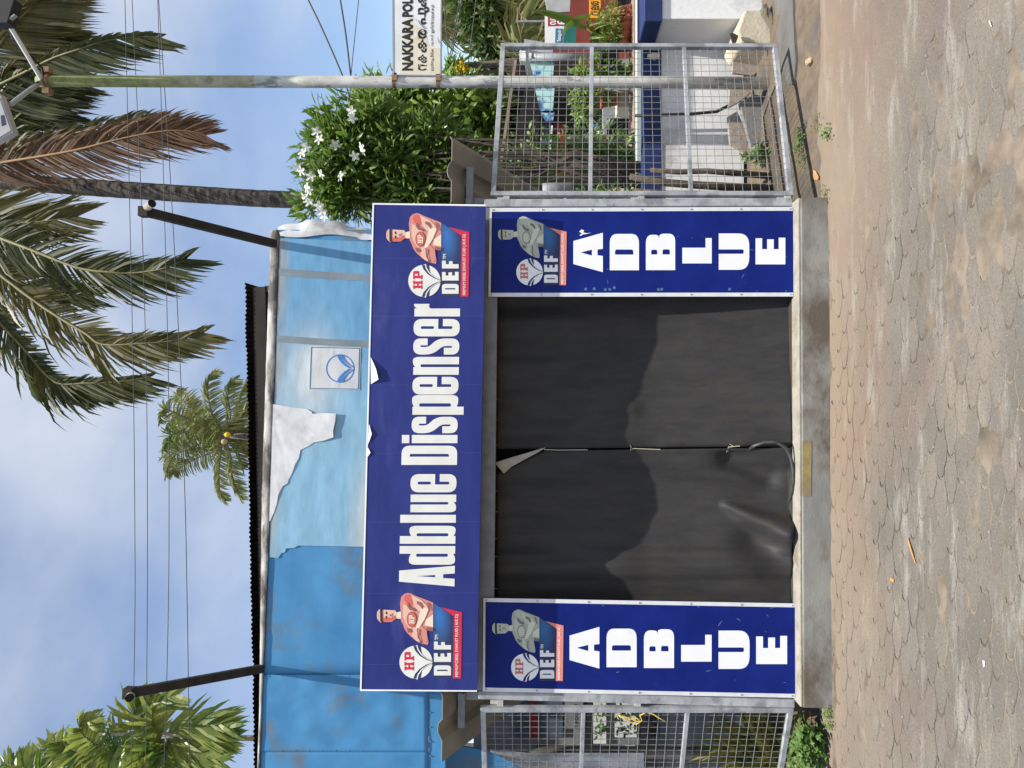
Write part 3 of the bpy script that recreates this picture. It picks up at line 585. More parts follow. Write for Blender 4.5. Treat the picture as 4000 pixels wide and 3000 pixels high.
# ------------------------------------------------------------------ side panels
def panel(tl, tr_, br, bl, letters, lg, label, inner):
    p = empty('panel_sign', im((bl[0]+br[0])/2, (bl[1]+br[1])/2, 0)); tag(p, label, 'sign')
    plate('face', [tl, tr_, br, bl], 0, .012, M['panel_blue'], p)
    w_ = 15
    V = [tl, tr_, br, bl]; sgn = [(1,-1), (1,1), (-1,1), (-1,-1)]
    I = [(v[0]+s[0]*w_*k, v[1]+s[1]*w_) for v, s, k in zip(V, sgn, (.55, .55, 0.0, 0.0))]
    for i in ((0,1), (1,2), (3,0)):
        i0, i1 = i; plate('frame_strip', [V[i0], V[i1], I[i1], I[i0]], -.004, .003, M['alu'], p)
    n = 7
    for e0, e1 in ((tr_, br), (tl, bl)):
        for k in range(n):
            t = .01 + k/(n-1)*.98; x = e0[0]*(1-t)+e1[0]*t; y = e0[1]*(1-t)+e1[1]*t + (8 if e0 is tr_ else -8)
            c0 = im(x, y, -.004)
            MB().tube([c0, c0+Vector((0,-.0035,0)), c0+Vector((0,-.005,0))], [.0058, .0058, .003], 8).build('rivet', M['galv'], p)
    for ch, x0, x1, y0, y1 in letters:
        L2 = [[(x1-p_[1]*(x1-x0), y1-p_[0]*(y1-y0)) for p_ in l] for l in FAT[ch]]
        px_letter(p, 'letter', L2, -.0012, M['p_white2'])
    logo(p, *lg, -.0006, 'b_', M['p_white2'], M['p_red2'], M['p_ribbon2'], M['p_navy2'])
    return p
z7 = lambda ch, x0, x1, y0, y1, b: (ch, 2000+x0/2.212, 2000+x1/2.212, b+y0/2.212, b+y1/2.212)
panel((1886,2701), (1888,2336), (3106,2357.5), (3106,2726),
      [z7('A',497,755,440,800,2250), z7('D',817,1077,455,788,2250), z7('B',1140,1400,460,795,2250), z7('L',1462,1725,508,740,2250), z7('U',1785,2053,472,803,2250), ('E',2954,3074.6,2484,2594)],
      (2050.6,2607,54), 'tall dark blue panel sign with stacked white letters beside the gate with the yellow rope', None)
panel((1908,1159), (1913,812), (3097,808), (3099,1158),
      [z7('A',530,785,352,692,750), z7('D',845,1097,362,676,750), z7('B',1157,1410,360,675,750), z7('L',1472,1726,398,617,750), z7('U',1787,2050,358,672,750), ('E',2951.6,3067.8,750+395/2.212,750+625/2.212)],
      (2068.7,1062.8,52), 'tall dark blue panel sign with stacked white letters on the side of the old pole', None)

# ------------------------------------------------------------------ curtains
prof = [(1120,.207),(1300,.205),(1400,.19),(1500,.17),(1600,.15),(1720,.135),(1750,.15),(1790,.165),(1850,.19),(1900,.205),(1990,.205),(2050,.19),(2120,.165),(2170,.12),(2205,.085),(2235,.10),(2270,.135),(2340,.15),(2400,.16)]
def lerp_prof(y):
    for (a, va), (b, vb) in zip(prof, prof[1:]):
        if a <= y <= b:
            t = (y-a)/(b-a); t = t*t*(3-2*t); return va*(1-t)+vb*t
    return prof[0][1] if y < prof[0][0] else prof[-1][1]
def sg(a, b, p):                                    # distance to a segment and place along it
    a = Vector(a); b = Vector(b); p = Vector(p); t = max(0, min(1, (p-a).dot(b-a)/(b-a).length_squared)); return (p-(a+(b-a)*t)).length, t
def curtain_y(x, y):
    k = max(0, min(1, (x-2050)/400)); k = k*k*(3-2*k)
    v = .20*(1-k) + lerp_prof(y)*k
    v += .016*math.sin(y*.033+1.6*noise.noise((y*.004, x*.0015, 3)))*(1-k*.85) + .008*math.sin(y*.071+x*.002)*(1-k) + .006*noise.noise((y*.009, x*.003, .5)) + .0025*noise.noise((y*.04, x*.010, 2))*(x > 2700)
    if y > 1760:
        d, t = sg((2815,1965), (3085,2090), (x, y)); v -= .16*t**.6*math.exp(-(d/(10+48*t))**2) if t > 0 else 0
        d, t = sg((2960,2120), (3100,2260), (x, y)); v += .055*math.exp(-(d/85)**2)
        d, t = sg((2850,1790), (3000,1860), (x, y)); v += .05*math.exp(-(d/45)**2)
    v -= .10*max(0, (x-2520)/560)**1.2
    d, t = sg((2330,1590), (2470,1600), (x, y)); v -= .012*math.exp(-(d/30)**2)
    d, t = sg((2600,1740), (2900,1745), (x, y)); v -= .012*math.exp(-(d/20)**2)
    return v
def curtain(name, left, right, label):
    cu = empty(name, im(3080, (left(3080)+right(3080))/2, .18)); tag(cu, label, 'curtain')
    nx, nz_ = 60, 90; P = []
    for i in range(nz_+1):
        row = []
        for j in range(nx+1):
            x0 = 1938 + i/nz_*(3097-1938); l, r_ = left(x0), right(x0); y = l + (r_-l)*j/nx
            x = x0 + (6*noise.noise((y*.01, 0, 1)) + (10 if 1830 < y < 2000 else 0)*-1 if i == nz_ else 0)
            row.append(im(x, y, curtain_y(x0, y)))
        P.append(row)
    s = MB().grid(P).build('sheet', M['tarp'], cu, smooth=True); so = s.modifiers.new('s', 'SOLIDIFY'); so.thickness = .003
    return cu
Lc = lambda x: 1760 + (90-90*min(1, (x-1938)/190) if x < 2128 else 0) - (x-2128)*.012
Rc = lambda x: 1752 - (x-2128)*.010
cl = curtain('tarp_curtain', lambda x: 2385, Lc, 'black tarpaulin curtain with crumpled lower corner behind the black hose')
cr_ = curtain('tarp_curtain', Rc, lambda x: 1115, 'smoother black tarpaulin curtain on the side toward the old pole')
fl = MB(); pa = [(1932,1808),(1968,1850),(2000,1822),(2050,1795),(2100,1768),(2126,1752),(2120,1750),(2050,1772),(2000,1786)]
V, F = prism_loops([[im(x, y, .165) for x, y in pa]], FRONT, .002); fl.add(V, F).build('folded_edge', M['tarp_under'], cl)
for pts in ([(2128,1748),(2125,1756),(2180,1758),(2295,1757)], [(2460,1738),(2466,1746),(2462,1760),(2474,1752),(2580,1756)], [(2850,1735),(2862,1740),(2845,1762),(2838,1766),(2846,1746),(2890,1742)]):
    MB().tube([im(x, y, curtain_y(x, y)-.006) for x, y in pts], .0028, 5).build('lacing', M['cord'], cl)
for y in (1310,1397,1470,1560,1640,1740,1815,1920,2000,2105,2175,2300):
    MB().tube([im(1918, y, .07), im(1930, y-2, .12), im(1942, y, .197)], .0025, 5).build('hook', M['wire'], cl if y > 1750 else cr_)
box('dark_backing', (im(1900,2385,.45).x, .45, ZB), (im(1900,1115,.45).x, .46, ZT), M['black'], ki)  # black sheet standing in for the dark kiosk interior behind the curtains
box('kiosk_floor', (-1.5, .036, PH+.002), (1.5, .44, PH+.012), M['floor_shade'], ki)
hs = MB().tube([im(2925,1757,.10), im(2945,1742,.05), im(2985,1728,.015), im(3030,1726,.0), im(3068,1748,-.005), im(3088,1785,-.01), im(3099,1835,-.012), im(3099,1880,-.006), im(3092,1925,.02), im(3086,1958,.09), im(3084,1990,.16)], .0115, 8)
hs = hs.build('rubber_hose', M['hose'], smooth=True); tag(hs, 'black rubber hose curving out under the curtain onto the plinth', 'hose')
# ================================================================== GATES
def gate(h0, h1, f0, f1, nv, label, rails=(1/3, 2/3), nh=11):
    """h: hinge side bottom/top, f: free side bottom/top"""
    g = empty('mesh_gate', h0); tag(g, label, 'gate', 'wire mesh gates beside the kiosk')
    B = lambda t, s: (h0*(1-t)+f0*t)*(1-s) + (h1*(1-t)+f1*t)*s
    fw = .034; W_ = (f0-h0).length; H_ = (h1-h0).length; n = (f0-h0).cross(h1-h0).normalized()
    e = fw/2/W_; ez = fw/2/H_
    MB().bar(B(e, 0), B(e, 1), fw, fw, n).build('stile', M['galv'], g, bevel=.003)
    MB().bar(B(1-e, 0), B(1-e, 1), fw, fw, n).build('stile', M['galv'], g, bevel=.003)
    for s in (ez, 1-ez): MB().bar(B(e*2, s), B(1-e*2, s), fw, fw, n).build('frame_rail', M['galv'], g, bevel=.003)
    for s in rails: MB().bar(B(e*2, s), B(1-e*2, s), .026, .03, n).build('middle_rail', M['galv'], g, bevel=.002)
    rg = random.Random(len(label)); off = n*.012
    for i in range(1, nv):
        t = e*2 + (1-e*4)*i/nv; jit = rg.uniform(-.004, .004)
        MB().tube([B(t+jit, ez*2)+off, B(t+rg.uniform(-.004,.004), .35)+off*1.2, B(t+rg.uniform(-.004,.004), .7)+off, B(t, 1-ez*2)+off], .0020, 5).build('upright_wire', M['wire'], g)
    lev = [ez*2] + list(rails) + [1-ez*2]
    for a, b in zip(lev, lev[1:]):
        for k in range(1, nh):
            s = a + (b-a)*k/nh; j = rg.uniform(-.0014, .0014)
            MB().tube([B(e*2, s+j)-off*.35, B(.35, s)-off*.2, B(.7, s+j*.5)-off*.4, B(1-e*2, s-j)-off*.35], .0020, 5).build('cross_wire', M['wire'], g)
    return g, B
gR, BR = gate(im(3098,768,.03), im(1917,768,.03), im(3035,176,.48), im(1957,174,.48), 22, 'wire mesh gate standing open in front of the old pole')
h0, h1 = im(3099,2762,.03), im(1877,2760,.03); dirl = Vector((-.925, .38, 0))*1.12
gL, BL = gate(h0, h1, h0+dirl+Vector((0,0,.0)), h1+dirl, 21, 'wire mesh gate with yellow rope beside the spiky plant')
def hinge(p, n, parent):
    MB().tube([p+Vector((0,0,-.04)), p+Vector((0,0,.04))], .0155, 10).build('hinge', M['weld'], parent, smooth=False)
    MB().box((p.x-.02, p.y-.02, p.z-.043), (p.x+.02, p.y+.012, p.z-.004)).build('hinge', M['weld'], parent)
for g, xs, y in ((gR, (1965, 2490, 3060), 780), (gL, (1940, 2475, 3045), 2742)):
    for x in xs: hinge(im(x, y, .035), 0, g)
rp_ = MB().tube([im(x, y, .05+dz) for x, y, dz in [(2412,2785,.02),(2422,2800,-.01),(2450,2802,0),(2490,2806,-.02),(2502,2822,-.015),(2490,2818,0),(2440,2800,-.02),(2415,2788,-.01),(2450,2815,.0),(2485,2830,-.02),(2508,2815,-.02),(2500,2795,-.01),(2525,2782,-.01),(2552,2790,-.02),(2572,2803,-.02),(2598,2818,-.03)]], .0042, 5).build('nylon_rope', M['rope'], smooth=True)
tag(rp_, 'frayed yellow nylon rope knotted to a mesh gate', 'rope')

# ================================================================== FASCIA OF THE SHED
FY = .45
fa = empty('shed_fascia', im(1740, 2000, FY)); tag(fa, 'long blue sheet metal fascia with torn faded film above the kiosk', 'fascia')
def px(a, b, y):  # linear in y between two (x, y) points
    return a[0] + (b[0]-a[0])*(y-a[1])/(b[1]-a[1])
TOPL = lambda y: 1080 + (y-900)*(1012-1080)/2100.0
def sheet(y0, y1, xb0, xb1, m, Y, nm='sheet', wob=.006, top=TOPL):
    n, k = 30, 30; P = []
    for i in range(k+1):
        row = []
        for j in range(n+1):
            y = y1 + (y0-y1)*j/n; xt = top(y); xb = xb1 + (xb0-xb1)*j/n; x = xt + (xb-xt)*i/k
            e = min(1, min(i, k-i, j, n-j)/3)
            row.append(im(x, y, Y + e*(wob*noise.noise((x*.011, y*.011, 4)) + .25*wob*noise.noise((x*.04, y*.04, 7)))))
        P.append(row)
    o = MB().grid(P).build(nm, m, fa, smooth=True); s = o.modifiers.new('s', 'SOLIDIFY'); s.thickness = .004; s.offset = -1
    return o
sheet(2936, 3330, 1676, 1676, M['sheet_blue'], FY+.002)
sheet(2635, 2935, 1673, 1675, M['sheet_blue'], FY, wob=.012)
sheet(1200, 2634, 1500, 1673, M['sheet_blue'], FY+.006, wob=.008)
sheet(2700, 3330, 1742, 1740, M['sheet_blue'], FY+.004, 'lower_sheet', top=lambda y: 1675.5)
# right end: bare sheet with the faded printed film over it
sheet(898, 1199.5, 1500, 1500, M['sheet_blue'], FY+.006, wob=.002)
ol = [(1093,930),(1052,2176),(1086,2180),(1100,2160),(1112,2158),(1118,2142),(1150,2140),(1166,2131),(1440,2136),(1462,945)]
bm = bmesh.new(); _, tr = tess([ol]); vv = [bm.verts.new((p[0], p[1], 0)) for p in ol]
for t in tr: bm.faces.new([vv[i] for i in t])
for _ in range(5):
    bmesh.ops.subdivide_edges(bm, edges=[e for e in bm.edges if e.calc_length() > 22], cuts=1); bmesh.ops.triangulate(bm, faces=bm.faces)
fmb = MB(); fmb.c = []
def fade(x, y):
    c = Vector((.135,.325,.52)); mid = Vector((.25,.45,.60)); pale = Vector((.56,.60,.62)); gr = Vector((.33,.34,.33))
    n_ = noise.noise((x*.006, y*.006, 3))*.5
    k = max(0, min(1, (y-1330)/260 + n_*.5)); c = c.lerp(mid, k*.85)
    k = math.exp(-((x-1215)/95)**2 - ((y-1470)/170)**2); c = c.lerp(pale, min(1, k*1.0+n_*.2*k))
    k = max(0, min(1, (x-1345)/95))*max(0, min(1, (y-1700)/330)); c = c.lerp(Vector((.60,.59,.55)), k*.9)
    k = max(0, 1-(x-1060-(2176-y)*.03)/45)*max(0, min(1, .55+n_*1.6)); c = c.lerp(gr, min(.8, k))
    return c
for v in bm.verts: fmb.v.append(tuple(im(v.co.x, v.co.y, FY-.006 + .003*noise.noise((v.co.x*.02, v.co.y*.02, 9))))); fmb.c.append(tuple(fade(v.co.x, v.co.y)))
bm.verts.index_update()
for f in bm.faces:
    q_ = tuple(v.index for v in f.verts); nn = (Vector(fmb.v[q_[1]])-Vector(fmb.v[q_[0]])).cross(Vector(fmb.v[q_[2]])-Vector(fmb.v[q_[0]])); fmb.f.append(q_ if nn.y < 0 else q_[::-1])
bm.free(); fmb.build('printed_film', M['filmv'], fa, smooth=True)
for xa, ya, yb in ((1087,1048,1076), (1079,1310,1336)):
    MB().grid([[im(xa + t*(1465-xa), ya + 26*math.sin(t*1.3)*.85 + (yb-ya if s else 0), FY-.0075) for s in (1, 0)] for t in [i/10 for i in range(11)]]).build('grey_band', M['band_grey'], fa)  # two grey bands running down the film, darker than the print around them
# trim along the top
for y0, y1 in ((3330, 2640), (2640, 2180), (2180, 1500), (1500, 898)):
    P = []
    n = 24
    for r_ in range(4):
        row = []
        for j in range(n+1):
            y = y0 + (y1-y0)*j/n; t = TOPL(y); wv = 1.5*noise.noise((y*.02, r_, 1))
            wd = 24*min(1, max(.3, (2700-y)/1200+.35))
            x = (t-wd+wv, t-wd*.55, t+wd*.1, t+wd*.42+wv)[r_]; dy = (.02, -.012, -.014, -.009)[r_]
            row.append(im(x, y, FY+dy))
        P.append(row)
    MB().grid(P).build('top_trim', M['trim'], fa, smooth=True)
rz = lambda x, y: (1000+x/2.212, 1500+y/2.212)
# torn film hanging down, reverse side showing white, its lower end curling away
outline = [rz(95,165), rz(345,205), rz(440,218), rz(480,240), rz(486,258), rz(570,250), rz(690,255), rz(683,330), rz(666,400), rz(668,460), rz(590,488), rz(500,505), rz(455,535), rz(385,570), rz(370,640), rz(335,700), rz(310,775), rz(280,830), rz(275,855), rz(228,885), rz(190,965), rz(180,1035), rz(155,1110), rz(120,1185), rz(70,1190)]
loops = [[im(x, y, 0) for x, y in outline]]
bm = bmesh.new()
_, tr = tess([[(p[0], p[1]) for p in outline]])
vv = [bm.verts.new((p[0], p[1], 0)) for p in outline]
for t in tr: bm.faces.new([vv[i] for i in t])
bmesh.ops.subdivide_edges(bm, edges=bm.edges, cuts=5, use_grid_fill=True); bmesh.ops.triangulate(bm, faces=bm.faces)
V = []; 
for v in bm.verts:
    x, y = v.co.x, v.co.y; c = max(0, (x-1180)/130)*max(0, min(1, (1760-y)/60)); lift = .016*min(1, c)**1.4 + .0022*noise.noise((x*.03, y*.03, 1))*min(1, max(0, (x-1050)/60))
    V.append(im(x, y, FY-.0105-lift))
bm.verts.index_update(); F = [tuple(v.index for v in f.verts) for f in bm.faces]; bm.free()
F2 = []
for f in F:
    nn = (V[f[1]]-V[f[0]]).cross(V[f[2]]-V[f[0]]); F2.append(f if nn.y < 0 else f[::-1])
MB().add(V, F2).build('torn_film', M['film_white'], fa, smooth=True)
# square print with the round emblem
plate('emblem_panel', [(1211,1352),(1410,1356),(1405,1524),(1207,1521)], FY-.009, .002, M['p_paleprint'], fa)
for l in ([(1215,1355),(1406.5,1359),(1406,1362.5),(1215,1358)], [(1402.5,1362.6),(1406.3,1362.6),(1401.8,1521),(1398,1521)], [(1209,1515.5),(1398,1518.3),(1397.8,1521.4),(1209,1518.5)], [(1215,1358.2),(1218.6,1358.2),(1212.5,1515.2),(1209.2,1515.2)]):
    plate('emblem_border', l, FY-.0102, .001, M['p_border'], fa)
ce = (1329, 1439.5); rr0 = 55.5
plate('emblem_ring', circ(*ce, rr0, 48), FY-.0102, .001, M['p_logo'], fa, holes=[circ(*ce, rr0-4.2, 48)])
for s in (1, -1):
    Zl = lambda X, Y2: (ce[0]-Y2*rr0, ce[1]-X*rr0*s)
    plate('emblem_swoosh', [Zl(*p) for p in [(.96,.24),(1.0,.03),(.74,-.06),(.44,-.26),(.18,-.56),(.02,-.80),(.02,-.60),(.20,-.30),(.46,-.02),(.72,.16)]], FY-.0114, .001, M['p_logo'], fa)
    plate('emblem_swoosh', [Zl(*p) for p in [(.99,-.05),(.97,-.23),(.76,-.29),(.50,-.45),(.26,-.70),(.10,-.97),(.035,-.97),(.20,-.66),(.46,-.35),(.74,-.13)]], FY-.0114, .001, M['p_logo'], fa)
# white cloth folded over the right end
P = []
for i in range(21):
    t = i/20; x = 1095 + t*370; row = []
    for j in range(9):
        s = j/8; y0 = 921 + 6*math.sin(t*9) + (12*t if t > .8 else 0); y1 = 894 - 34*math.sin(min(1, t*1.1+.05)*math.pi) - 5*math.sin(t*23)
        y = y0 + (y1-y0)*s
        row.append(im(x - 10*s*(1-t), y, FY-.014 - .010*math.sin(s*math.pi)*(.3+.7*math.sin(t*19+s*5)**2) + .008*noise.noise((t*14, s*3, 3)) + .09*s*s))
    P.append(row)
MB().grid(P).build('wrapped_cloth', M['film_white'], fa, smooth=True)
# seam rivets on the plain blue sheets
for y in (2640, 2931):
    for k in range(8):
        c0 = im(1050+k*52, y, FY-.001); MB().tube([c0, c0+Vector((0,-.006,0))], [.008, .004], 6).build('rivet', M['sheet_blue'], fa)
for k in range(6):
    c0 = im(1682, 2726+k*57, FY-.001); MB().tube([c0, c0+Vector((0,-.006,0))], [.007, .003], 6).build('rivet', M['sheet_blue'], fa)

# lamp arms leaning out from the top of the fascia
def arm(base, tip, tube0, tube1, Yb, Yt, label):
    a = empty('lamp_arm', im(*base, Yb)); tag(a, label, 'lamp arm', 'old lamp arms on the shed')
    MB().bar(im(*base, Yb), im(*tip, Yt), .055, .05).build('arm', M['wood_dark'], a, bevel=.004)
    MB().tube([im(*tube0, Yt+.03), im(*tube1, Yt-.09)], .025, 12, cap=False).build('lamp_socket', M['postc'], a)
    p = im(*tube1, Yt-.09); q = im(*tube0, Yt+.03); d = (p-q).normalized()
    MB().tube([p-d*.012, p-d*.008], .0235, 12).build('socket_hole', M['black'], a)
    MB().bar(im(*tip, Yt)+Vector((0,0,-.02)), im(*tip, Yt)+Vector((0,0,.04)), .062, .056).build('clamp', M['wood_dark'], a)
arm((1072,952), (572,828), (566,818), (594,794), FY-.01, FY-.75, 'dark lamp arm leaning out beside the coconut palm trunk')
arm((1022,2612), (512,2706), (512,2714), (506,2726), FY-.01, FY-.75, 'dark lamp arm leaning out beside the areca palm')

# ------------------------------------------------------------------ roof of the shed behind the fascia
sh = empty('tin_shed', im(2500, 2000, 2.0).xy.to_3d()); tag(sh, 'dim tin roofed shed behind the blue fascia', 'shed')
RY = .95
e0, e1 = im(958, 1104, RY), im(1000, 3330, RY); P = []
nC = 620
for r_ in range(3):
    row = []
    for c in range(nC+1):
        t = c/nC; p = e0*(1-t)+e1*t; ph = math.sin(c*math.pi/2.0)
        row.append((p.x, p.y + r_*1.6, p.z + .0062*math.sin(c*2*math.pi/5.0) + .012*noise.noise((p.x*3, 0, 7)) + .006*noise.noise((p.x*17, 0, 3)) - r_*.25))
    P.append(row)
MB().grid(P).build('roof_sheet', M['roof_dark'], sh, smooth=True)
for d0, dz in ((.05, -.075), (.75, -.20), (1.6, -.36)):
    MB().bar((e0.x-.03, RY+d0, e0.z-.03+dz), (e1.x, RY+d0, e1.z-.03+dz), .06, .10).build('purlin', M['wood_dark'], sh)
for k in range(9):
    t = k/8*.98+.01; p = e0*(1-t)+e1*t
    MB().bar((p.x, RY+.02, p.z-.20), (p.x, RY+3.0, p.z-.62), .05, .11).build('rafter', M['wood_dark'], sh)
box('front_beam', (e1.x, RY-.3, e1.z-.62), (e0.x-.12, RY-.24, e0.z-.36), M['wood_dark'], sh)
box('back_wall', (e1.x, 3.0, 0), (e0.x-.2, 3.1, e0.z-.5), M['wall_dark'], sh)
box('end_wall', (e0.x-.3, 1.2, 0), (e0.x-.2, 2.99, 3.1), M['wall_dark'], sh)

# ------------------------------------------------------------------ what stands behind the left gate
LY = 1.65
lw = empty('office_wall', im(3000, 2880, LY)); tag(lw, 'dim grey office wall with slate boards behind the mesh gate with rope', 'wall')
rect('wall', 1850, 3400, 3080, 2560, LY, .15, M['wall_dark'], lw)
rect('slate_board', 2010, 2880, 2198, 2560, LY-.03, .028, M['slate'], lw)
rect('red_stripe', 2066, 2882, 2098, 2560, LY-.036, .006, M['redp'], lw)
rect('number_board', 2206, 2846, 2278, 2560, LY-.03, .028, M['wall_dark'], lw)
ex = im(2262, 2740, LY)-im(2262, 2760, LY); ex.normalize(); ey = Vector((0,0,1))
o_ = im(2258, 2838, LY-.032); text_mesh('1800 121', o_, ex, ey, (im(2258,2740,LY)-im(2258,2838,LY)).length, (im(2242,2800,LY)-im(2258,2800,LY)).length, M['p_black'], 'number_text', lw)
rect('dark_recess', 2280, 3000, 2320, 2560, LY-.02, .018, M['black'], lw)
rect('dark_recess', 2498, 3400, 2565, 2560, LY-.02, .018, M['black'], lw)
rect('sill', 2578, 3400, 2596, 2560, LY-.05, .05, M['slate'], lw)
for (x0, x1, y0, y1) in ((2318, 2368, 2905, 2700), (2402, 2487, 2880, 2690), (2444, 2480, 3030, 2912)): rect('poster', x0, y0, x1, y1, LY-.03, .012, M['glass'], lw)
pp = MB().tube([im(1905,2932,1.15), im(2100,2934,1.15), im(2480,2938,1.15), im(3080,2950,1.15)], .045, 12).build('rusty_pipe_post', M['concrete'], smooth=True); tag(pp, 'stained round pipe post behind the mesh gate with rope', 'post')
bs = plate('blue_sheet', [(1740,3400),(1740,2905),(1890,2930),(1990,2955),(2230,3070),(2230,3400)], 1.02, .02, M['sheet_blue']); tag(bs, 'bright blue painted sheet behind the upper mesh of the rope gate', 'sheet')
P = []
for i in range(17):
    t = i/16; row = []
    for j in range(9):
        s = j/8; x = 1915 + t*600; y = 2926 + min(t,.25)*60 + s*(10 + 150*min(1,t*1.6))
        row.append(im(x, y, .98 - .06*abs(math.sin(t*9+s*3)) - .03*noise.noise((x*.02, y*.03, 2))))
    P.append(row)
tf = MB().grid(P).build('torn_white_film', M['film_white'], smooth=True); tag(tf, 'crumpled strip of torn white film on the pipe post', 'film')
# scuffs and droppings on the panels
scf = random.Random(5)
for pn in [o for o in COL.objects if o.name.startswith('panel_sign')]:
    right = pn.location.x > 0
    for k in range(16):
        x, y = scf.uniform(2250,3080), (scf.uniform(830,1150) if right else scf.uniform(2365,2710)); r_ = scf.uniform(1.2,3.2); a = scf.uniform(0,3.14); l_ = scf.uniform(1,5)
        plate('scuff', [(x+(r_*l_*math.cos(t)*math.cos(a)-r_*.6*math.sin(t)*math.sin(a)), y+(r_*l_*math.cos(t)*math.sin(a)+r_*.6*math.sin(t)*math.cos(a))) for t in [i*math.pi/4 for i in range(8)]], -.0008, .0007, M['p_border'], pn)
    if right:
        plate('dropping', [(2262,905),(2272,896),(2282,900),(2278,908),(2292,911),(2310,909),(2290,914),(2276,916),(2268,922),(2264,918),(2274,911)], -.002, .001, M['p_white2'], pn)
        for (x, y) in ((2288,1129),(2321,1128),(2365,1131),(2382,1130),(2400,1124),(2572,1131),(2585,1130),(2850,1130)):
            plate('bubble', circ(x, y, 6, 10), -.0012, .0011, M['p_border'], pn)
# ================================================================== POLE, ROAD SIGN, LAMPS
PY = .98
po = empty('street_pole', gz(2995, 330)); tag(po, 'old white steel pole with green algae toward its top', 'pole')
pr = .0455
pts = [im(x, y, PY) for x, y in ((2995,325),(2500,321),(1900,320),(1200,320),(1000,319))]; pts[0].z = 0
MB().tube(pts, [pr*1.02, pr, pr, pr*1.02, pr*1.04], 20).build('lower_shaft', M['pole2'], po, smooth=True)
pts = [im(x, y, PY) for x, y in ((1000,319),(600,318),(200,317),(150,317))]
MB().tube(pts, [pr*1.04, pr*1.02, pr*.98, pr*.98], 20).build('upper_shaft', M['pole2'], po, smooth=True)
for x in (172, 188): MB().tube([im(x, 317, PY), im(x+10, 317, PY)], .054, 14).build('clamp', M['rust'], po)
for y in (276, 358): c0 = im(186, y, PY-.02); MB().box((c0.x-.022, c0.y-.03, c0.z-.028), (c0.x+.022, c0.y+.03, c0.z+.028)).build('clamp_lug', M['rust'], po)
def lamp(label, knee, head, dark):
    l = empty('flood_lamp', im(160, 317, PY)); tag(l, label, 'lamp', 'flood lamps on the pole')
    MB().tube([im(165, 317, PY-.02), im(*knee, PY-.3), im(*head, PY-.55)], .017, 8).build('arm', M['whitep'] if dark else M['greypvc'], l)
    MB().tube([im(170, 310 if dark else 330, PY), im(165 if dark else 150, knee[1]+(60 if dark else -40), PY-.1), im((knee[0]+head[0])/2-15, (knee[1]+head[1])/2, PY-.4), im(*head, PY-.5)], .009, 6).build('cable', M['lampgrey'], l)
    return l
l1 = lamp('white bodied flood lamp beside the brown palm frond', (105,360), (42,408), False)
plate('lamp_body', [(-80,380),(0,365),(52,515),(-45,570)], PY-.62, .06, M['greyleaf'], l1, bevel=.006)
plate('lamp_back', [(-70,392),(-4,380),(42,510),(-40,558)], PY-.624, .003, M['greyleaf'], l1)
plate('label', [(2,452),(14,448),(22,486),(6,492)], PY-.6265, .002, M['p_dark'], l1)
l2 = lamp('black flood lamp above the road sign', (100,205), (28,85), True)
plate('lamp_body', [(-60,10),(10,-30),(58,-6),(30,88),(-40,90)], PY-.62, .09, M['lampgrey'], l2, bevel=.008)
MB().bar(im(20,92,PY-.6), im(62,60,PY-.6), .03, .01).build('bracket', M['greypvc'], l2)

rsn = empty('road_sign', im(1630, 150, PY-.06)); tag(rsn, 'white road sign board with black lettering clamped to the pole', 'sign')
SY = PY-.065
plate('board', [(1532,-360),(1725,-360),(1722,293),(1536,291)], SY, .022, M['sign_white'], rsn, bevel=.002)
plate('board_edge', [(1530,-360),(1535,-360),(1539,294),(1534,294)], SY-.003, .03, M['greypvc'], rsn)
plate('board_edge', [(1722.5,-360),(1727,-360),(1724,294),(1719.5,294)], SY-.003, .03, M['greypvc'], rsn)
plate('peeled_patch', [(1560,288),(1718,289),(1719,188),(1680,186),(1660,120),(1640,110),(1622,70),(1612,82),(1600,66),(1580,80),(1575,160),(1572,230)], SY-.001, .001, M['cream'], rsn)
plate('peeled_patch', [(1716,120),(1722,112),(1722,88),(1717,95)], SY-.001, .001, M['cream'], rsn)
for l in ([(1612,70),(1640,96),(1652,108),(1640,108),(1622,98)], [(1700,168),(1705,166),(1690,140),(1694,158)], [(1616,150),(1630,140),(1626,120),(1618,128)]):
    plate('lifted_flake', l, SY-.012, .001, M['sign_white'], rsn)
for y in ((312,),):
    pass
for x in (1542, 1713): MB().tube([im(x-7, 318, PY), im(x+7, 318, PY)], .052, 14).build('clamp', M['rust'], rsn); 
for x in (1542, 1713): c0 = im(x, 303, PY-.045); MB().box((c0.x-.03, c0.y-.02, c0.z-.02), (c0.x+.03, c0.y+.02, c0.z+.02)).build('clamp_lug', M['rust'], rsn)
ex = (im(1600,100,SY)-im(1600,200,SY)).normalized(); ey = (im(1500,150,SY)-im(1600,150,SY)).normalized()
def sign_text(body, x0, x1, ya, yb, nm, m, Y=SY, off=0.0, par=rsn):
    o = im(x1, ya, Y-.0025); text_mesh(body, o, ex, ey, (im(x1,ya,Y)-im(x1,yb,Y)).length, (im(x1,ya,Y)-im(x0,ya,Y)).length, m, nm, par, off=off)
sign_text('NAKKARA', 1570, 1613, 276, 72, 'name_text', M['p_black'], off=.05)
sign_text('POL', 1570, 1613, 66, -6, 'name_text', M['p_black'], off=.05)
sign_text('നക', 1632, 1667, 276, 212, 'script_text', M['p_black'], off=.035)
sign_text('കര', 1632, 1667, 206, 114, 'script_text', M['p_black'], off=.035)
sign_text('പുക', 1632, 1676, 96, -30, 'script_text', M['p_black'], off=.035)
sign_text('മൂന്നുപീടിക', 1681, 1696, 277, 190, 'small_text', M['p_black'], off=.01)
sign_text('റോഡ്', 1681, 1693, 180, 136, 'small_text', M['p_black'], off=.01)
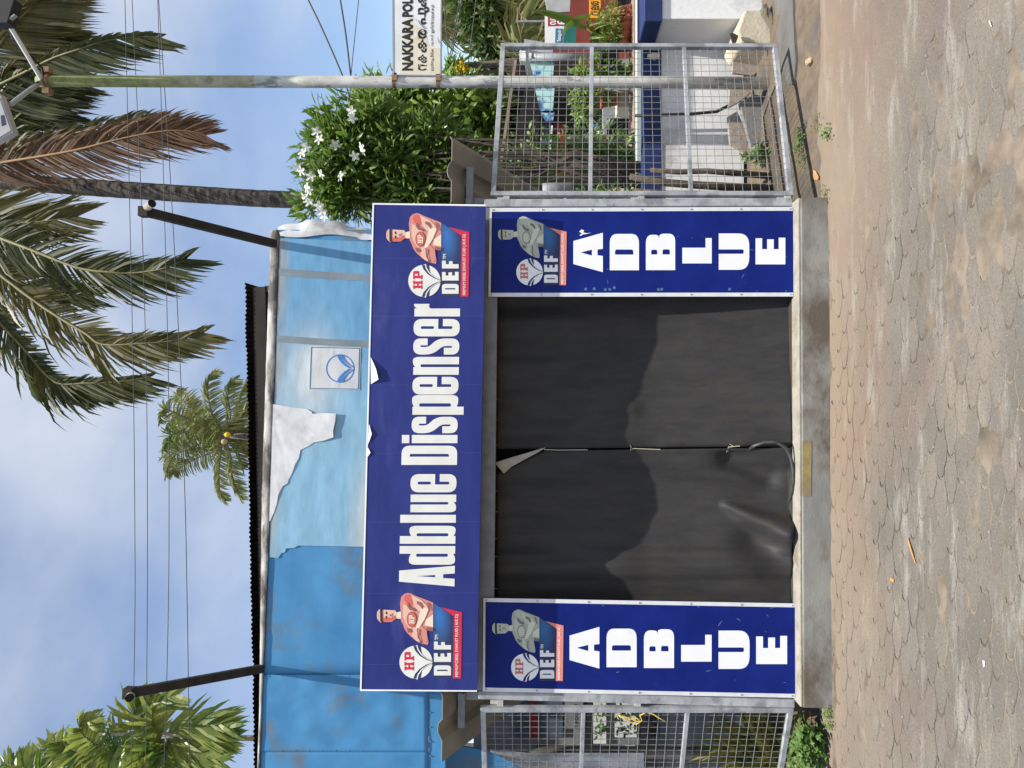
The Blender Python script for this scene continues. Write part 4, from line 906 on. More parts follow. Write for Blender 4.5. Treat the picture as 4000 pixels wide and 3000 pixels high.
sign_text('ഇരിങ്ങാലക്കുട', 1681, 1697, 130, 18, 'small_text', M['p_black'], off=.01)

# overhead wires: each strung across the place, sagging a little
def wire(pts, Y, rad, label, extra=700):
    P = [im(x, y, Y) for x, y in pts]
    a, b = P[0], P[-1]; P = [a+(a-P[1]).normalized()*3] + P + [b+(b-P[-2]).normalized()*3]
    # smooth
    Q = []
    for i in range(len(P)-1):
        p0, p1, p2, p3 = P[max(i-1,0)], P[i], P[i+1], P[min(i+2, len(P)-1)]
        for k in range(6):
            t = k/6; Q.append(0.5*((2*p1)+(p2-p0)*t+(2*p0-5*p1+4*p2-p3)*t*t+(3*p1-p0-3*p2+p3)*t**3))
    Q.append(P[-1])
    o = MB().tube(Q, rad, 6).build('overhead_wire', M['cable'], smooth=True); tag(o, label, 'wire', 'overhead wires')
wire([(488,0),(505,740),(521,1500),(527,2100),(527,2400),(520,2800),(512,3000)], 3.6, .0042, 'topmost of the four overhead wires crossing the palm fronds')
wire([(516,0),(550,740),(572,1500),(576,2100),(575,2400),(572,2800),(569,3000)], 3.6, .0042, 'second from the top of the four overhead wires over the shed')
wire([(616,0),(640,740),(658,1500),(660,2100),(657,2400),(650,2700),(641,3000)], 3.6, .0042, 'third from the top of the four overhead wires over the shed')
wire([(617,-40),(668,740),(707,1500),(724,2000),(730,2300),(735,2600),(740,3000)], 3.6, .0046, 'lowest of the four overhead wires crossing the distant palm')
wire([(1190,-30),(1255,105),(1338,296),(1372,405),(1420,560)], 5.2, .012, 'steepest dark service wire running down into the flowering shrub')
wire([(1328,-10),(1350,130),(1370,297),(1385,420),(1405,560)], 5.2, .012, 'middle dark service wire running down into the flowering shrub')
wire([(1402,-10),(1390,105),(1371,297),(1366,420),(1360,560)], 5.2, .006, 'thin service wire slanting into the flowering shrub')
wire([(1735,-10),(1742,110),(1752,240),(1756,420)], 9, .010, 'single distant wire just below the road sign')
wire([(1796,-10),(1778,110),(1752,250),(1738,330)], 9, .010, 'crossing distant wire below the road sign, nearer the sign')
wire([(1803,-10),(1785,110),(1758,250),(1744,330)], 9, .010, 'crossing distant wire below the road sign, nearer the trees')
wire([(1860,-10),(1848,100),(1835,200),(1826,290),(1815,400)], 9, .010, 'lone distant wire beside the far palm')

# ================================================================== RIGHT SIDE: kerb, compound wall, slabs
ap = MB(); yk0, yk1 = .10, .62
ap.grid([[(x, y, -.010 + .045*min(1, max(0, (y+.06)/.68)) + .006*noise.noise((x*7, y*7, 2)) + .003*noise.noise((x*22, y*22, 5))) for x in [1.62+2.9*i/70 for i in range(71)]] for y in [-.10+2.5*j/60 for j in range(61)]])
tag(ap.build('earth_verge', M['earth'], smooth=True), kind='structure')
ap = MB().add([(-1.60,.12,-.006),(-4.5,.25,-.006),(-4.5,.8,.035),(-1.60,.62,.035),(-1.60,2.4,.04),(-4.5,2.4,.04)], [(1,0,3,2),(2,3,4,5)])
tag(ap.build('earth_verge', M['earth']), kind='structure')
gt = MB(); gp_ = [gz(x, y, .037) for x, y in ((3036,176),(3046,240),(3075,330),(3100,330),(3108,240),(3100,120),(3096,0),(3090,-300),(3020,-300),(3022,0))]
V, F = prism_loops([gp_], Vector((0,0,1)), .05); gt.add(V, F); tag(gt.build('gutter', M['gutter']), kind='structure')
yb = plate('yellow_band', [(3068,455),(3092,470),(3100,640),(3086,640)], .62, .004, M['yellow_paint']); tag(yb, 'faded yellow painted band low behind the mesh gate by the pole', 'paint band')
WY = 1.55
cw = empty('compound_wall', im(2890, 300, WY)); tag(cw, 'white plastered compound wall with navy blue top band', 'wall')
plate('wall', [(2582,1000),(2582,60),(2905,60),(2905,1000)], WY, .14, M['wall_white'], cw)
plate('blue_band', [(2514,1000),(2514,60),(2583,60),(2583,1000)], WY-.012, .17, M['band_blue'], cw)
gp = empty('gate_pillar', im(3000, 30, WY-.45)); tag(gp, 'white pillar with navy blue cap at the end of the compound wall', 'pillar')
plate('shaft', [(2586,74),(2586,-120),(3012,-120),(3004,74)], WY-.42, .40, M['wall_white'], gp, bevel=.01)
plate('cap', [(2517,84),(2517,-120),(2586,-120),(2586,84)], WY-.445, .44, M['band_blue'], gp, bevel=.012)
ml = plate('mint_wall', [(2489,1000),(2489,-50),(2512,-50),(2512,1000)], WY+.9, .15, M['mint']); tag(ml, 'narrow pale mint coping visible just above the navy band', 'wall')
pk = plate('pink_ledge', [(2476,1000),(2478,-50),(2487,-50),(2486,1000)], WY+1.6, .5, M['pinkw']); tag(pk, 'thin pinkish ledge behind the pale mint coping', 'ledge')
def slab(pts, Y, th, m, label):
    o = plate('stone_slab', pts, Y, th, m, bevel=.004); tag(o, label, 'slab', 'stone slabs leaning on the compound wall'); return o
z1 = lambda x, y: (2500+x/3.16, y/3.16)
slab([z1(1150,620), z1(1170,490), z1(1600,560), z1(1680,640), z1(1560,800), z1(1400,930), z1(1140,900)], WY-.28, .03, M['granite'], 'broken tan granite slab in front of the pole')
slab([z1(1110,1080), z1(1260,1040), z1(1370,1140), z1(1240,1250), z1(1090,1330)], WY-.22, .03, M['granite'], 'small tan slab piece leaning behind the pole foot')
slab([z1(1080,1440), z1(1200,1370), z1(1330,1659), z1(1320,1900), z1(1110,1780)], WY-.24, .03, M['granite'], 'tan granite slab leaning below the white wall')
slab([z1(1230,1260), z1(1420,1160), z1(1480,1180), z1(1660,1560), z1(1700,1990), z1(1560,2010), z1(1400,1930)], WY-.40, .05, M['slabgrey'], 'dark grey stone slab crossed by mesh shadows')
rk = plate('concrete_block', [z1(1200,390), z1(1290,120), z1(1520,115), z1(1660,330), z1(1680,480), z1(1660,560), z1(1270,500)], WY-.62, .42, M['creamc'], bevel=.015); tag(rk, 'cream concrete block with rusty stain at the pillar foot', 'block')
kb = empty('striped_kerb', gz(3020, 100)); tag(kb, 'kerb with worn yellow stripes at the pillar foot', 'kerb')
plate('kerb', [z1(1520,60), z1(1560,40), z1(1715,330), z1(1715,720), z1(1680,560), z1(1660,330), z1(1530,115)], WY-.70, .12, M['gutter'], kb)
for l in ([z1(1535,110), z1(1562,90), z1(1566,200), z1(1540,240)], [z1(1600,180), z1(1628,160), z1(1640,280), z1(1605,310)], [z1(1668,290), z1(1700,280), z1(1708,430), z1(1664,480)]): plate('stripe', l, WY-.704, .003, M['yellow_paint'], kb)
rg = plate('dark_rag', [z1(1115,410), z1(1150,405), z1(1215,440), z1(1200,490), z1(1165,560), z1(1135,490)], WY-.66, .02, M['rag']); tag(rg, 'crumpled dark rag hanging on the cream concrete block', 'rag')
pipe2 = MB().tube([im(x, y, WY-.16) for x, y in ((2480,452),(2560,450),(2700,445),(2800,436),(2860,405),(2905,352))], .014, 8).build('drain_pipe', M['lampgrey'], smooth=True); tag(pipe2, 'thin dark conduit running down the compound wall', 'pipe')
cov = plate('wall_lamp', [(2530,212),(2530,222),(2560,228),(2578,220),(2578,212),(2560,206)], WY-.05, .05, M['cream']); tag(cov, 'small beige bracket fixed on the navy wall band', 'bracket')

# stacked roots and stems behind the hinge side of the right gate
for k, (a, b, c, rd, lab) in enumerate((((2460,690),(2700,722),(3050,742),.03,'thick brown creeper stem low behind the gate hinges'), ((2540,664),(2760,668),(3040,690),.022,'thinner brown creeper stem beside the compound wall'), ((2470,745),(2750,758),(3060,762),.026,'mossy stem closest to the kiosk post'))):
    o = MB().tube([im(*a, 1.0), im((a[0]+b[0])/2, (a[1]+b[1])/2+6, .96), im(*b, .98), im(*c, .9)], [rd*.8, rd, rd, rd*1.2], 9).build('climbing_vine', M['bark'], smooth=True); tag(o, lab, 'vine', 'vines behind the gate')

# ================================================================== PLACE BEHIND THE WALL
HY = 4.4
ho = empty('porch_house', im(2480, 300, HY+1)); tag(ho, 'low house front with dark porch roof behind the compound wall', 'house')
plate('back_wall', [(2150,560),(2150,-200),(2520,-200),(2520,700),(2180,700)], HY+1.2, .2, M['darkred'], ho)
plate('grey_wall', [(2355,470),(2358,230),(2500,230),(2500,700),(2370,700)], HY+.5, .15, M['greypvc'], ho)
V = [im(2000,560,HY-.2), im(2120,330,HY-.2), im(2300,330,HY+1.1), im(2260,700,HY+1.1), im(2010,700,HY-.2)]
plate('porch_shade', [(1960,760),(2012,228),(2250,228),(2380,470),(2380,760)], HY+.9, .1, M['roof_dark'], ho)
for k in range(6):
    MB().bar(im(2002+k*18, 600, HY+.3), im(2060+k*10, 340, HY-.1), .05, .05).build('porch_rafter', M['wood_dark'], ho)
MB().bar(im(1956,640,HY-.25), im(2014,235,HY-.25), .03, .035).build('porch_edge', M['pinkw'], ho)
plate('grey_eave', [(2047,152),(2160,170),(2160,215),(2050,190)], HY-.1, .7, M['greyleaf'], ho)
plate('window_grille', [(2372,462),(2372,700),(2480,700),(2480,462)], HY+.35, .04, M['black'], ho)
plate('dark_red_board', [(2170,485),(2170,700),(2212,700),(2212,485)], HY+.2, .03, M['redp'], ho)
plate('blue_board', [(2110,485),(2110,560),(2155,560),(2155,485)], HY+.2, .03, M['slate'], ho)
plate('white_batten', [(2152,490),(2160,490),(2152,585),(2146,585)], HY+.1, .03, M['whitep'], ho)
dp = MB().tube([im(2068,224,HY-.3), im(2332,224,HY-.3)], .045, 12).build('downpipe', M['greypvc'], smooth=True); tag(dp, 'vertical grey downpipe in front of the dark porch', 'pipe')
MB().tube([im(2064,224,HY-.3), im(2076,224,HY-.3)], .055, 12).build('pipe_collar', M['whitep'], dp)
for y0, y1, x0, lab in ((230,300,2066,'blue and white poster nearest the grey downpipe'), (345,432,2090,'blue and white poster half hidden by the pole'), (440,472,2112,'narrow pale poster furthest from the downpipe')):
    o = plate('poster', [(x0,y0),(2166,y0),(2160,y1),(x0+20,y1)], HY-.25, .012, M['poster']); tag(o, lab, 'poster', 'posters on the porch')
wb = plate('white_lamp_box', [(2030,195),(2054,198),(2054,238),(2030,236)], HY-.3, .12, M['whitep'], bevel=.01); tag(wb, 'small white box under the porch eave corner', 'box')
cp = MB().tube([im(2510,545,HY-1.2), im(2216,545,HY-1.2)], .052, 10).build('concrete_post', M['postc'], smooth=True); tag(cp, 'weathered pale concrete post behind the mesh gate', 'post')
# small signs and tarp
s1 = empty('script_sign', im(2210, 90, HY-.5)); tag(s1, 'white framed sign with red square and two white characters', 'sign')
plate('board', [(2128,48),(2128,168),(2206,172),(2206,60),(2138,58)], HY-.5, .03, M['whitep'], s1)
plate('red_field', [(2140,62),(2140,103),(2208,101),(2208,66)], HY-.502, .002, M['signred'], s1)
plate('teal_field', [(2170,110),(2168,167),(2198,169),(2200,112)], HY-.502, .002, M['signteal'], s1)
ex2 = (im(2200,60,HY)-im(2200,160,HY)).normalized(); ey2 = (im(2100,100,HY)-im(2200,100,HY)).normalized()
def txt(body, x0, x1, ya, yb, Y, m, nm, par):
    text_mesh(body, im(x1, ya, Y), ex2, ey2, (im(x1,ya,Y)-im(x1,yb,Y)).length, (im(x1,ya,Y)-im(x0,ya,Y)).length, m, nm, par, off=.03)
txt('ഡ', 2148, 2173, 97, 66, HY-.5045, M['p_white2'], 'sign_text', s1); txt('ല', 2177, 2207, 95, 69, HY-.5045, M['p_white2'], 'sign_text', s1)
txt('ിലുക', 2176, 2194, 164, 114, HY-.5045, M['p_white2'], 'sign_text', s1)
s2 = empty('orange_sign', im(2340, 30, HY-.2)); tag(s2, 'bright orange sign board with dark script by the frame edge', 'sign')
plate('board', [(2302,-60),(2302,70),(2346,70),(2346,-60)], HY-.2, .03, M['orange'], s2); txt('നലതല', 2308, 2340, 60, -20, HY-.2025, M['p_black'], 'sign_text', s2)
tp = plate('green_tarp', [(2206,64),(2200,172),(2250,165),(2252,80)], HY-.6, .02, M['teal']); tag(tp, 'folded dark green tarpaulin under the framed sign', 'tarp')
for k in range(5):
    y = 40+k*35; c0 = im(2400, y, HY-.6)
    o = MB().tube([im(2395-k*2, y+8, HY-.7), im(2478-k*10, y, HY-1.0)], [.05, .075], 14).build('clay_tile', M['terra'], smooth=True); tag(o, ('terracotta roof tile next to the dark doorway', 'terracotta roof tile second from the dark doorway', 'middle terracotta roof tile of the row of five', 'terracotta roof tile second from the gate edge', 'terracotta roof tile half behind the gate edge')[k], 'tile', 'terracotta tiles over the grey wall')
rw = plate('red_wall', [(2250,95),(2250,216),(2372,216),(2372,100)], HY-.3, .1, M['darkred']); tag(rw, 'plain oxide red wall panel above the terracotta tiles', 'wall')
bw = plate('dark_opening', [(2415,-100),(2415,40),(2480,45),(2480,-100)], HY-.1, .05, M['black']); tag(bw, 'dark doorway at the frame edge above the navy cap', 'doorway')
gw = plate('grey_sheet_wall', [(2110,-100),(2140,50),(2225,45),(2235,-100)], HY+.4, .05, M['greyleaf']); tag(gw, 'grey sheet wall behind the framed sign', 'wall')
tr1 = empty('steel_trellis', im(2130, 90, HY+.2)); tag(tr1, 'rusty pipe bracket beside the framed sign', 'bracket')
MB().tube([im(2022,30,HY+.2), im(2024,92,HY+.2)], .012, 6).build('upright', M['rust'], tr1); MB().tube([im(2015,84,HY+.2), im(2130,84,HY+.2)], .014, 6).build('rail', M['greypvc'], tr1); MB().tube([im(2030,52,HY+.2), im(2062,84,HY+.2)], .01, 6).build('brace', M['rust'], tr1)
pt = MB(); prof_ = [(.0,0),(.075,0),(.10,.17),(.115,.175),(.115,.20),(.095,.20),(.085,.18),(0,.17)]
def lathe(name, prof, c, m, parent=None, n=16, sc=1.0):
    b = MB(); k = len(prof)
    for i in range(n):
        a = 2*math.pi*i/n
        for r_, z in prof: b.v.append((c.x+r_*sc*math.cos(a), c.y+r_*sc*math.sin(a), c.z+z*sc))
    for i in range(n):
        j = (i+1) % n
        for q_ in range(k-1): b.f.append((i*k+q_, j*k+q_, j*k+q_+1, i*k+q_+1))
    return b.build(name, m, parent, smooth=True)
o = lathe('flower_pot', prof_, im(2414,385,HY-.8), M['terra']); tag(o, 'terracotta flower pot on the cream box behind the wall', 'pot')
o = plate('cream_box', [(2416,355),(2416,416),(2482,416),(2482,355)], HY-.75, .3, M['cream'], bevel=.01); tag(o, 'cream box carrying the terracotta pot', 'box')
o = lathe('flower_pot', prof_, im(2414,220,HY-1.0), M['lampgrey']); tag(o, 'black flower pot beside the downpipe foot', 'pot')
o = MB().tube([im(2210,775,1.35), im(2222,737,1.3), im(2150,742,1.3), im(2120,744,1.3)], [.05,.06,.06,.06], 12).build('elbow_pipe', M['greypvc'], smooth=True); tag(o, 'grey plastic elbow pipe behind the gate hinges', 'pipe')
o = plate('blue_bin', [(2314,485),(2314,498),(2336,498),(2336,485)], HY-.9, .1, M['p_logo']); tag(o, 'tiny bright blue container among the plants', 'container')
# ================================================================== VEGETATION
def leafmesh(spec, mat_, name, parent=None):
    """spec: list of (pos, dir, normal, length, width) -> folded leaf blades of 4 faces"""
    b = MB()
    for p, d, n, l, w_ in spec:
        d = d.normalized(); s = d.cross(n)
        s = s.normalized() if s.length > 1e-5 else d.orthogonal().normalized(); n = s.cross(d).normalized()
        m = p + d*l*.5 + n*l*.06; t = p + d*l - n*l*.10; k = n*w_*.16
        b.add([p, p+d*l*.3+s*w_*.42+k, p+d*l*.68+s*w_*.36+k-n*l*.03, t, p+d*l*.68-s*w_*.36+k-n*l*.03, p+d*l*.3-s*w_*.42+k, m],
              [(0,1,6),(1,2,6),(2,3,6),(3,4,6),(4,5,6),(5,0,6)])
    return b.build(name, mat_, parent)
def rv(rg): 
    while True:
        v = Vector((rg.uniform(-1,1), rg.uniform(-1,1), rg.uniform(-1,1)))
        if .05 < v.length < 1: return v
def crown(name, parent, mat_, lobes, n, ll, lw, seed, droop=.2, shell=.55):
    rg = random.Random(seed); sp = []
    tot = sum(r[0]*r[1]*r[2] for c, r in lobes)
    for c, r in lobes:
        for _ in range(int(n*r[0]*r[1]*r[2]/tot)):
            v = rv(rg).normalized()*(rg.random()**shell if rg.random() < .85 else 1.08)
            nv = 1 + .28*noise.noise(v*2.3+c*.7)
            p = c + Vector((v.x*r[0], v.y*r[1], v.z*r[2]))*nv
            d = (v*.8 + rv(rg)*.9 + Vector((0,0,.25-droop))).normalized(); nn = (Vector((0,-.25,1)) + rv(rg)*.8).normalized()
            sp.append((p, d, nn, ll*rg.uniform(.6,1.25), lw*rg.uniform(.7,1.2)))
    return leafmesh(sp, mat_, name, parent)

def frond(b_leaf, b_rib, pts, length_px, rg, rib=.025, nleaf=60, leafw=.045, ll=.9, hang=.75, side=(1, 1), Ywob=.3, twist=0.0, ragged=.15, sideY=.35):
    """pts: 3D midrib polyline; leaflets both sides, hanging under their own weight"""
    Q = []
    for i in range(len(pts)-1):
        p0, p1, p2, p3 = pts[max(i-1,0)], pts[i], pts[i+1], pts[min(i+2, len(pts)-1)]
        for k in range(8):
            t = k/8; Q.append(0.5*((2*p1)+(p2-p0)*t+(2*p0-5*p1+4*p2-p3)*t*t+(3*p1-p0-3*p2+p3)*t**3))
    Q.append(pts[-1]); n = len(Q)
    b_rib.tube(Q, [rib*(1-.85*i/(n-1)) for i in range(n)], 5)
    for i in range(nleaf):
        t = .04 + .96*(i+rg.random()*.6)/nleaf; f = t*(n-1); a = int(min(n-2, f)); p = Q[a].lerp(Q[a+1], f-a); d = (Q[a+1]-Q[a]).normalized()
        vw = (p-CAM).normalized(); s = d.cross(vw).normalized()
        env = (min(1, t*5+.35))*(1-.55*max(0, t-.55)/.45)
        for sd, k in ((1, side[0]), (-1, side[1])):
            if k <= 0 or rg.random() < ragged*.5: continue
            L_ = ll*env*k*rg.choice((.6,.85,.95,1.0,1.08))*rg.uniform(.92, 1.06)
            dr = (s*sd*(1-.25*t) + d*(.55+.6*t) + vw*rg.uniform(-sideY, sideY)).normalized()
            dr = (dr*(1-hang*.35) + Vector((0,0,-1))*hang*.45).normalized()
            hg = hang*rg.uniform(.55, 1.5); P0 = p; P1 = p + dr*L_*.40; d2 = (dr + Vector((0,0,-1))*hg*.45 + rv(rg)*.10).normalized(); P2 = P1 + d2*L_*.34
            d3 = (d2 + Vector((0,0,-1))*hg*.75 + rv(rg)*.22).normalized(); P3 = P2 + d3*L_*.26
            wv = dr.cross(vw + rv(rg)*.9).normalized()*leafw*rg.uniform(.6,1.15)
            b_leaf.add([P0-wv*.3, P0+wv*.3, P1+wv*.5, P1-wv*.5, P2+wv*.36, P2-wv*.36, P3], [(0,1,2,3),(3,2,4,5),(5,4,6)])

def palm(label, name='coconut_palm'):
    p = empty(name); tag(p, label, 'palm tree'); return p
# near coconut palm: only the trunk and the drooping outer fronds are in the frame
TY = 7.0
pa = palm('tall coconut palm with ringed trunk and drooping fronds over the pole'); rg = random.Random(11)
base = im(1700, 800, TY); base.z = 0; pa.location = base
tp_ = [base] + [im(x, y, TY) for x, y in ((1700,800),(1200,783),(1000,775),(640,752),(300,729),(0,708),(-300,690))]
tb = MB(); Qs = []
for i in range(len(tp_)-1):
    for k in range(16): Qs.append(tp_[i].lerp(tp_[i+1], k/16))
tb.tube(Qs, [.141 + .0025*math.sin(i*2.1) + .004*noise.noise((i*.7, 0, 0)) for i in range(len(Qs))], 18).build('trunk', M['trunk'], pa, smooth=True)
def near_frond(pts, mat_, ribm, **k):
    k['nleaf'] = int(k['nleaf']*1.6); k['ll'] *= .88; k['leafw'] *= 1.0; k['ragged'] = .18
    bl, br = MB(), MB(); frond(bl, br, [im(x, y, Y) for x, y, Y in pts], 0, rg, **k)
    f = br.build("frond", ribm, pa, smooth=True); bl.build('leaflets', mat_, f)
G, Yl, Dr = M['fr_green'], M['fr_yell'], M['fr_dry']; RB, RD = M['rachis'], M['rachis_b']
near_frond([(-260,690,7),(-20,640,6.6),(150,612,6.3),(300,585,6.0),(480,540,5.8),(640,512,5.7),(740,512,5.7),(800,528,5.7)], Dr, RD, nleaf=135, ll=1.15, leafw=.036, side=(.8,1.0), hang=.8, rib=.03)
near_frond([(-200,640,7.2),(80,570,6.6),(260,528,6.5),(420,490,6.3),(570,463,6.2),(650,472,6.2),(695,500,6.2)], G, RB, nleaf=70, ll=.85, leafw=.045, side=(.5,.9), hang=.85)
near_frond([(-150,400,7.2),(60,300,6.6),(200,230,6.2),(300,195,6.0),(420,158,6.0),(540,143,6.0),(620,145,6.0)], G, RB, nleaf=75, ll=1.15, leafw=.05, side=(.3,1.0), hang=.9)
near_frond([(-120,330,7.2),(0,170,6.4),(55,92,6.2),(110,40,6.1),(170,-12,6.1),(260,-60,6.0)], Yl, RB, nleaf=75, ll=1.35, leafw=.05, side=(.5,1.0), hang=1.0, rib=.04)
near_frond([(-200,480,7.5),(0,330,7.0),(90,240,6.9),(180,170,6.9),(260,120,6.9)], Yl, RB, nleaf=70, ll=1.3, leafw=.05, side=(.8,1.0), hang=1.0)
near_frond([(-200,500,7.5),(-20,420,7.2),(80,385,7.1),(190,360,7.1),(320,335,7.1)], G, RB, nleaf=70, ll=1.3, leafw=.05, side=(.9,1.0), hang=.9)
near_frond([(-200,520,7.8),(-60,470,7.4),(60,440,7.4),(150,430,7.3),(240,430,7.3)], G, RB, nleaf=60, ll=1.45, leafw=.05, side=(1.0,1.0), hang=.95)
near_frond([(-240,560,7.9),(-60,545,7.6),(40,530,7.5),(130,520,7.5)], G, RB, nleaf=55, ll=1.3, leafw=.05, hang=.9)
near_frond([(-260,80,6.8),(-60,20,6.5),(40,-20,6.4),(140,-80,6.4)], G, RB, nleaf=60, ll=1.3, leafw=.05, hang=.95)
near_frond([(-260,790,7),(-40,850,6.8),(80,870,6.8),(200,860,6.7),(300,845,6.7)], Yl, RB, nleaf=65, ll=1.35, leafw=.045, side=(1,.9), hang=.95)
near_frond([(-300,760,7),(-60,905,6.6),(0,930,6.5),(120,975,6.3),(300,1045,6.1),(420,1062,6.0),(520,1066,6.0),(640,1048,5.9),(725,1012,5.9)], G, RB, nleaf=100, ll=1.30, leafw=.045, side=(.65,1.0), hang=.62, rib=.045)
near_frond([(-300,800,7.2),(-60,1020,6.6),(0,1072,6.5),(170,1200,6.3),(330,1300,6.1),(400,1345,6.0),(540,1342,5.9),(680,1330,5.9),(790,1300,5.9)], Yl, RB, nleaf=105, ll=1.30, leafw=.048, side=(.5,1.0), hang=.66, rib=.045)
near_frond([(-300,900,7.4),(-80,1160,6.8),(0,1262,6.6),(100,1372,6.4),(210,1490,6.2),(330,1497,6.1),(470,1490,6.1),(580,1472,6.1)], G, RB, nleaf=95, ll=1.25, leafw=.055, side=(.3,1.0), hang=.62, rib=.04)
near_frond([(160,1440,6.5),(230,1512,6.3),(310,1540,6.3),(420,1560,6.3)], G, RB, nleaf=40, ll=.65, leafw=.04, side=(.2,.8), hang=.5, rib=.02)
near_frond([(-300,820,7.6),(-80,1000,7.2),(20,1060,7.1),(140,1120,7.0),(260,1150,7.0),(360,1160,7.0)], G, RB, nleaf=75, ll=1.1, leafw=.05, side=(.9,1.0), hang=.85)

# distant coconut palm above the roof line
DYp = 28.0
pb = palm('small distant coconut palm rising above the tin roof'); c = im(868, 1702, DYp); pb.location = (c.x, c.y, 0); rg = random.Random(21)
MB().tube([Vector((c.x-.3, c.y, 0)), Vector((c.x-.25, c.y, c.z*.5)), c], [.2, .17, .15], 10).build('trunk', M['trunk'], pb, smooth=True)
for pts, mt in (([(868,1702),(780,1660),(700,1620),(640,1600),(625,1650)], M['fr_far']), ([(868,1702),(830,1620),(812,1540),(818,1480),(850,1450)], M['fr_far']), ([(868,1702),(900,1630),(890,1550),(900,1500),(925,1480)], M['fr_far']),
                ([(868,1702),(800,1690),(720,1690),(660,1705),(640,1760)], M['fr_areca']), ([(868,1702),(790,1730),(720,1760),(670,1790),(650,1860)], M['fr_far']), ([(868,1702),(860,1780),(855,1850),(860,1920),(880,1955)], M['fr_far']),
                ([(868,1702),(900,1780),(905,1850),(925,1910),(945,1950)], M['fr_far']), ([(868,1702),(930,1690),(985,1690),(1040,1720)], M['fr_far']), ([(868,1702),(780,1640),(720,1570),(690,1540),(700,1530)], M['fr_far']),
                ([(868,1702),(930,1650),(970,1600),(1010,1590)], M['fr_far']), ([(868,1702),(840,1760),(770,1790),(700,1830),(680,1850)], M['fr_far']), ([(868,1702),(940,1740),(990,1780),(1020,1830)], M['fr_far']), ([(868,1702),(820,1660),(760,1610),(740,1560)], M['fr_far']), ([(868,1702),(780,1700),(700,1730),(655,1790),(665,1850)], M['fr_far']), ([(868,1702),(810,1700),(740,1660),(680,1640),(650,1680)], M['fr_areca']), ([(868,1702),(900,1700),(930,1760),(950,1830)], M['fr_yell']), ([(868,1702),(910,1660),(940,1560),(960,1500)], M['fr_far'])):
    bl, br = MB(), MB(); dy = rg.uniform(-2, 2); P = [im(x, y, DYp+dy*i/len(pts)) for i, (x, y) in enumerate(pts)]
    frond(bl, br, P, 0, rg, rib=.06, nleaf=52, leafw=.085, ll=.82, hang=.7, side=(.9,1.0), ragged=.2); f = br.build('frond', M['rachis'], pb); bl.build('leaflets', mt, f)
for k in range(2):
    v = rv(rg)*.3; q_ = c + v + Vector((0,-.4,-.25)); b = MB(); b.tube([q_+Vector((0,0,.14)), q_+Vector((0,0,.08)), q_, q_-Vector((0,0,.1)), q_-Vector((0,0,.15))], [.03,.11,.14,.1,.03], 8); b.build('coconut', M['stone'] if k % 2 else M['yel'], pb, smooth=True)

# areca palm at the left edge
AY = 9.5
pc = palm('areca palm with broad bright leaflets at the frame edge', 'areca_palm'); rg = random.Random(31); cb = im(700, 2885, AY); pc.location = (cb.x, cb.y, 0)
MB().tube([Vector((cb.x, cb.y, 0)), im(1000,2884,AY), im(900,2882,AY), im(620,2868,AY), im(390,2868,AY)], [.06,.055,.055,.05,.02], 12).build('trunk', M['postc'], pc, smooth=True)
for pts, ll, hg in (([(640,2870),(600,2830),(600,2770),(640,2735),(690,2715)], 1.0, .7), ([(640,2875),(560,2860),(530,2800),(545,2745),(600,2710)], 1.0, .55), ([(650,2875),(700,2850),(780,2835),(850,2830),(900,2840)], 1.15, .75), ([(660,2880),(740,2880),(820,2880),(890,2885)], 1.1, .8),
                ([(650,2885),(700,2920),(780,2950),(860,2975)], 1.15, .8), ([(640,2885),(600,2930),(560,2990),(550,3060)], 1.05, .6), ([(620,2880),(500,2900),(400,2920),(320,2960),(280,3040)], 1.0, .45), ([(460,2960),(360,2900),(310,2850),(330,2815),(370,2825)], .8, .5),
                ([(480,2990),(350,2960),(240,2930),(190,2925),(180,2900)], .75, .2), ([(480,3030),(300,3000),(200,2975),(120,2965),(80,2960)], .7, .2), ([(520,2990),(380,2960),(270,2930),(225,2900)], .75, .35), ([(300,3060),(160,3020),(60,2990),(10,2985)], .7, .2), ([(660,2900),(640,2960),(700,3020),(780,3060)], 1.0, .7)):
    bl, br = MB(), MB(); dy = rg.uniform(-.7, .7); P = [im(x, y, AY+dy*i/len(pts)) for i, (x, y) in enumerate(pts)]
    frond(bl, br, P, 0, rg, rib=.018, nleaf=32, leafw=.085, ll=ll*.75, hang=hg, side=(.95,1.0), ragged=.05, sideY=.6); f = br.build('frond', M['rachis'], pc); bl.build('leaflets', M['fr_areca'], f)

# white flowering shrub beside the fascia
SYv = 2.3
sb = empty('flowering_shrub', Vector((im(2000,600,SYv).x, SYv, 0))); tag(sb, 'dense glossy shrub with white flowers between the fascia and the pole', 'shrub')
lob = [((1400,640),(.55,.42,.50)), ((1330,560),(.40,.35,.36)), ((1300,720),(.42,.36,.30)), ((1480,500),(.42,.35,.45)), ((1560,640),(.55,.40,.52)), ((1700,580),(.46,.36,.50)), ((1640,760),(.35,.34,.55)), ((1800,680),(.38,.34,.40)), ((1380,790),(.22,.3,.40))]
lobes = [(im(x, y, SYv), (r[0]*.62, r[1]*.8, r[2]*.62)) for (x, y), r in lob]
crown('dense_foliage', sb, M['leaf'], lobes, 6800, .155, .046, 5, droop=.1)
crown('light_foliage', sb, M['leaf_lt'], lobes, 3000, .14, .04, 15, droop=.0, shell=.25)
top = [(im(x, y, SYv+.15), r) for (x, y), r in (((1275,560),(.26,.2,.2)), ((1225,640),(.2,.2,.18)), ((1290,480),(.2,.2,.2)), ((1190,800),(.14,.2,.1)), ((1215,820),(.2,.2,.12)), ((1440,420),(.22,.2,.2)), ((1480,390),(.2,.2,.18)), ((1350,430),(.2,.2,.2)), ((1250,590),(.2,.2,.2)))]
crown('young_foliage', sb, M['leaf_lt'], top, 700, .16, .045, 6, droop=-.2)
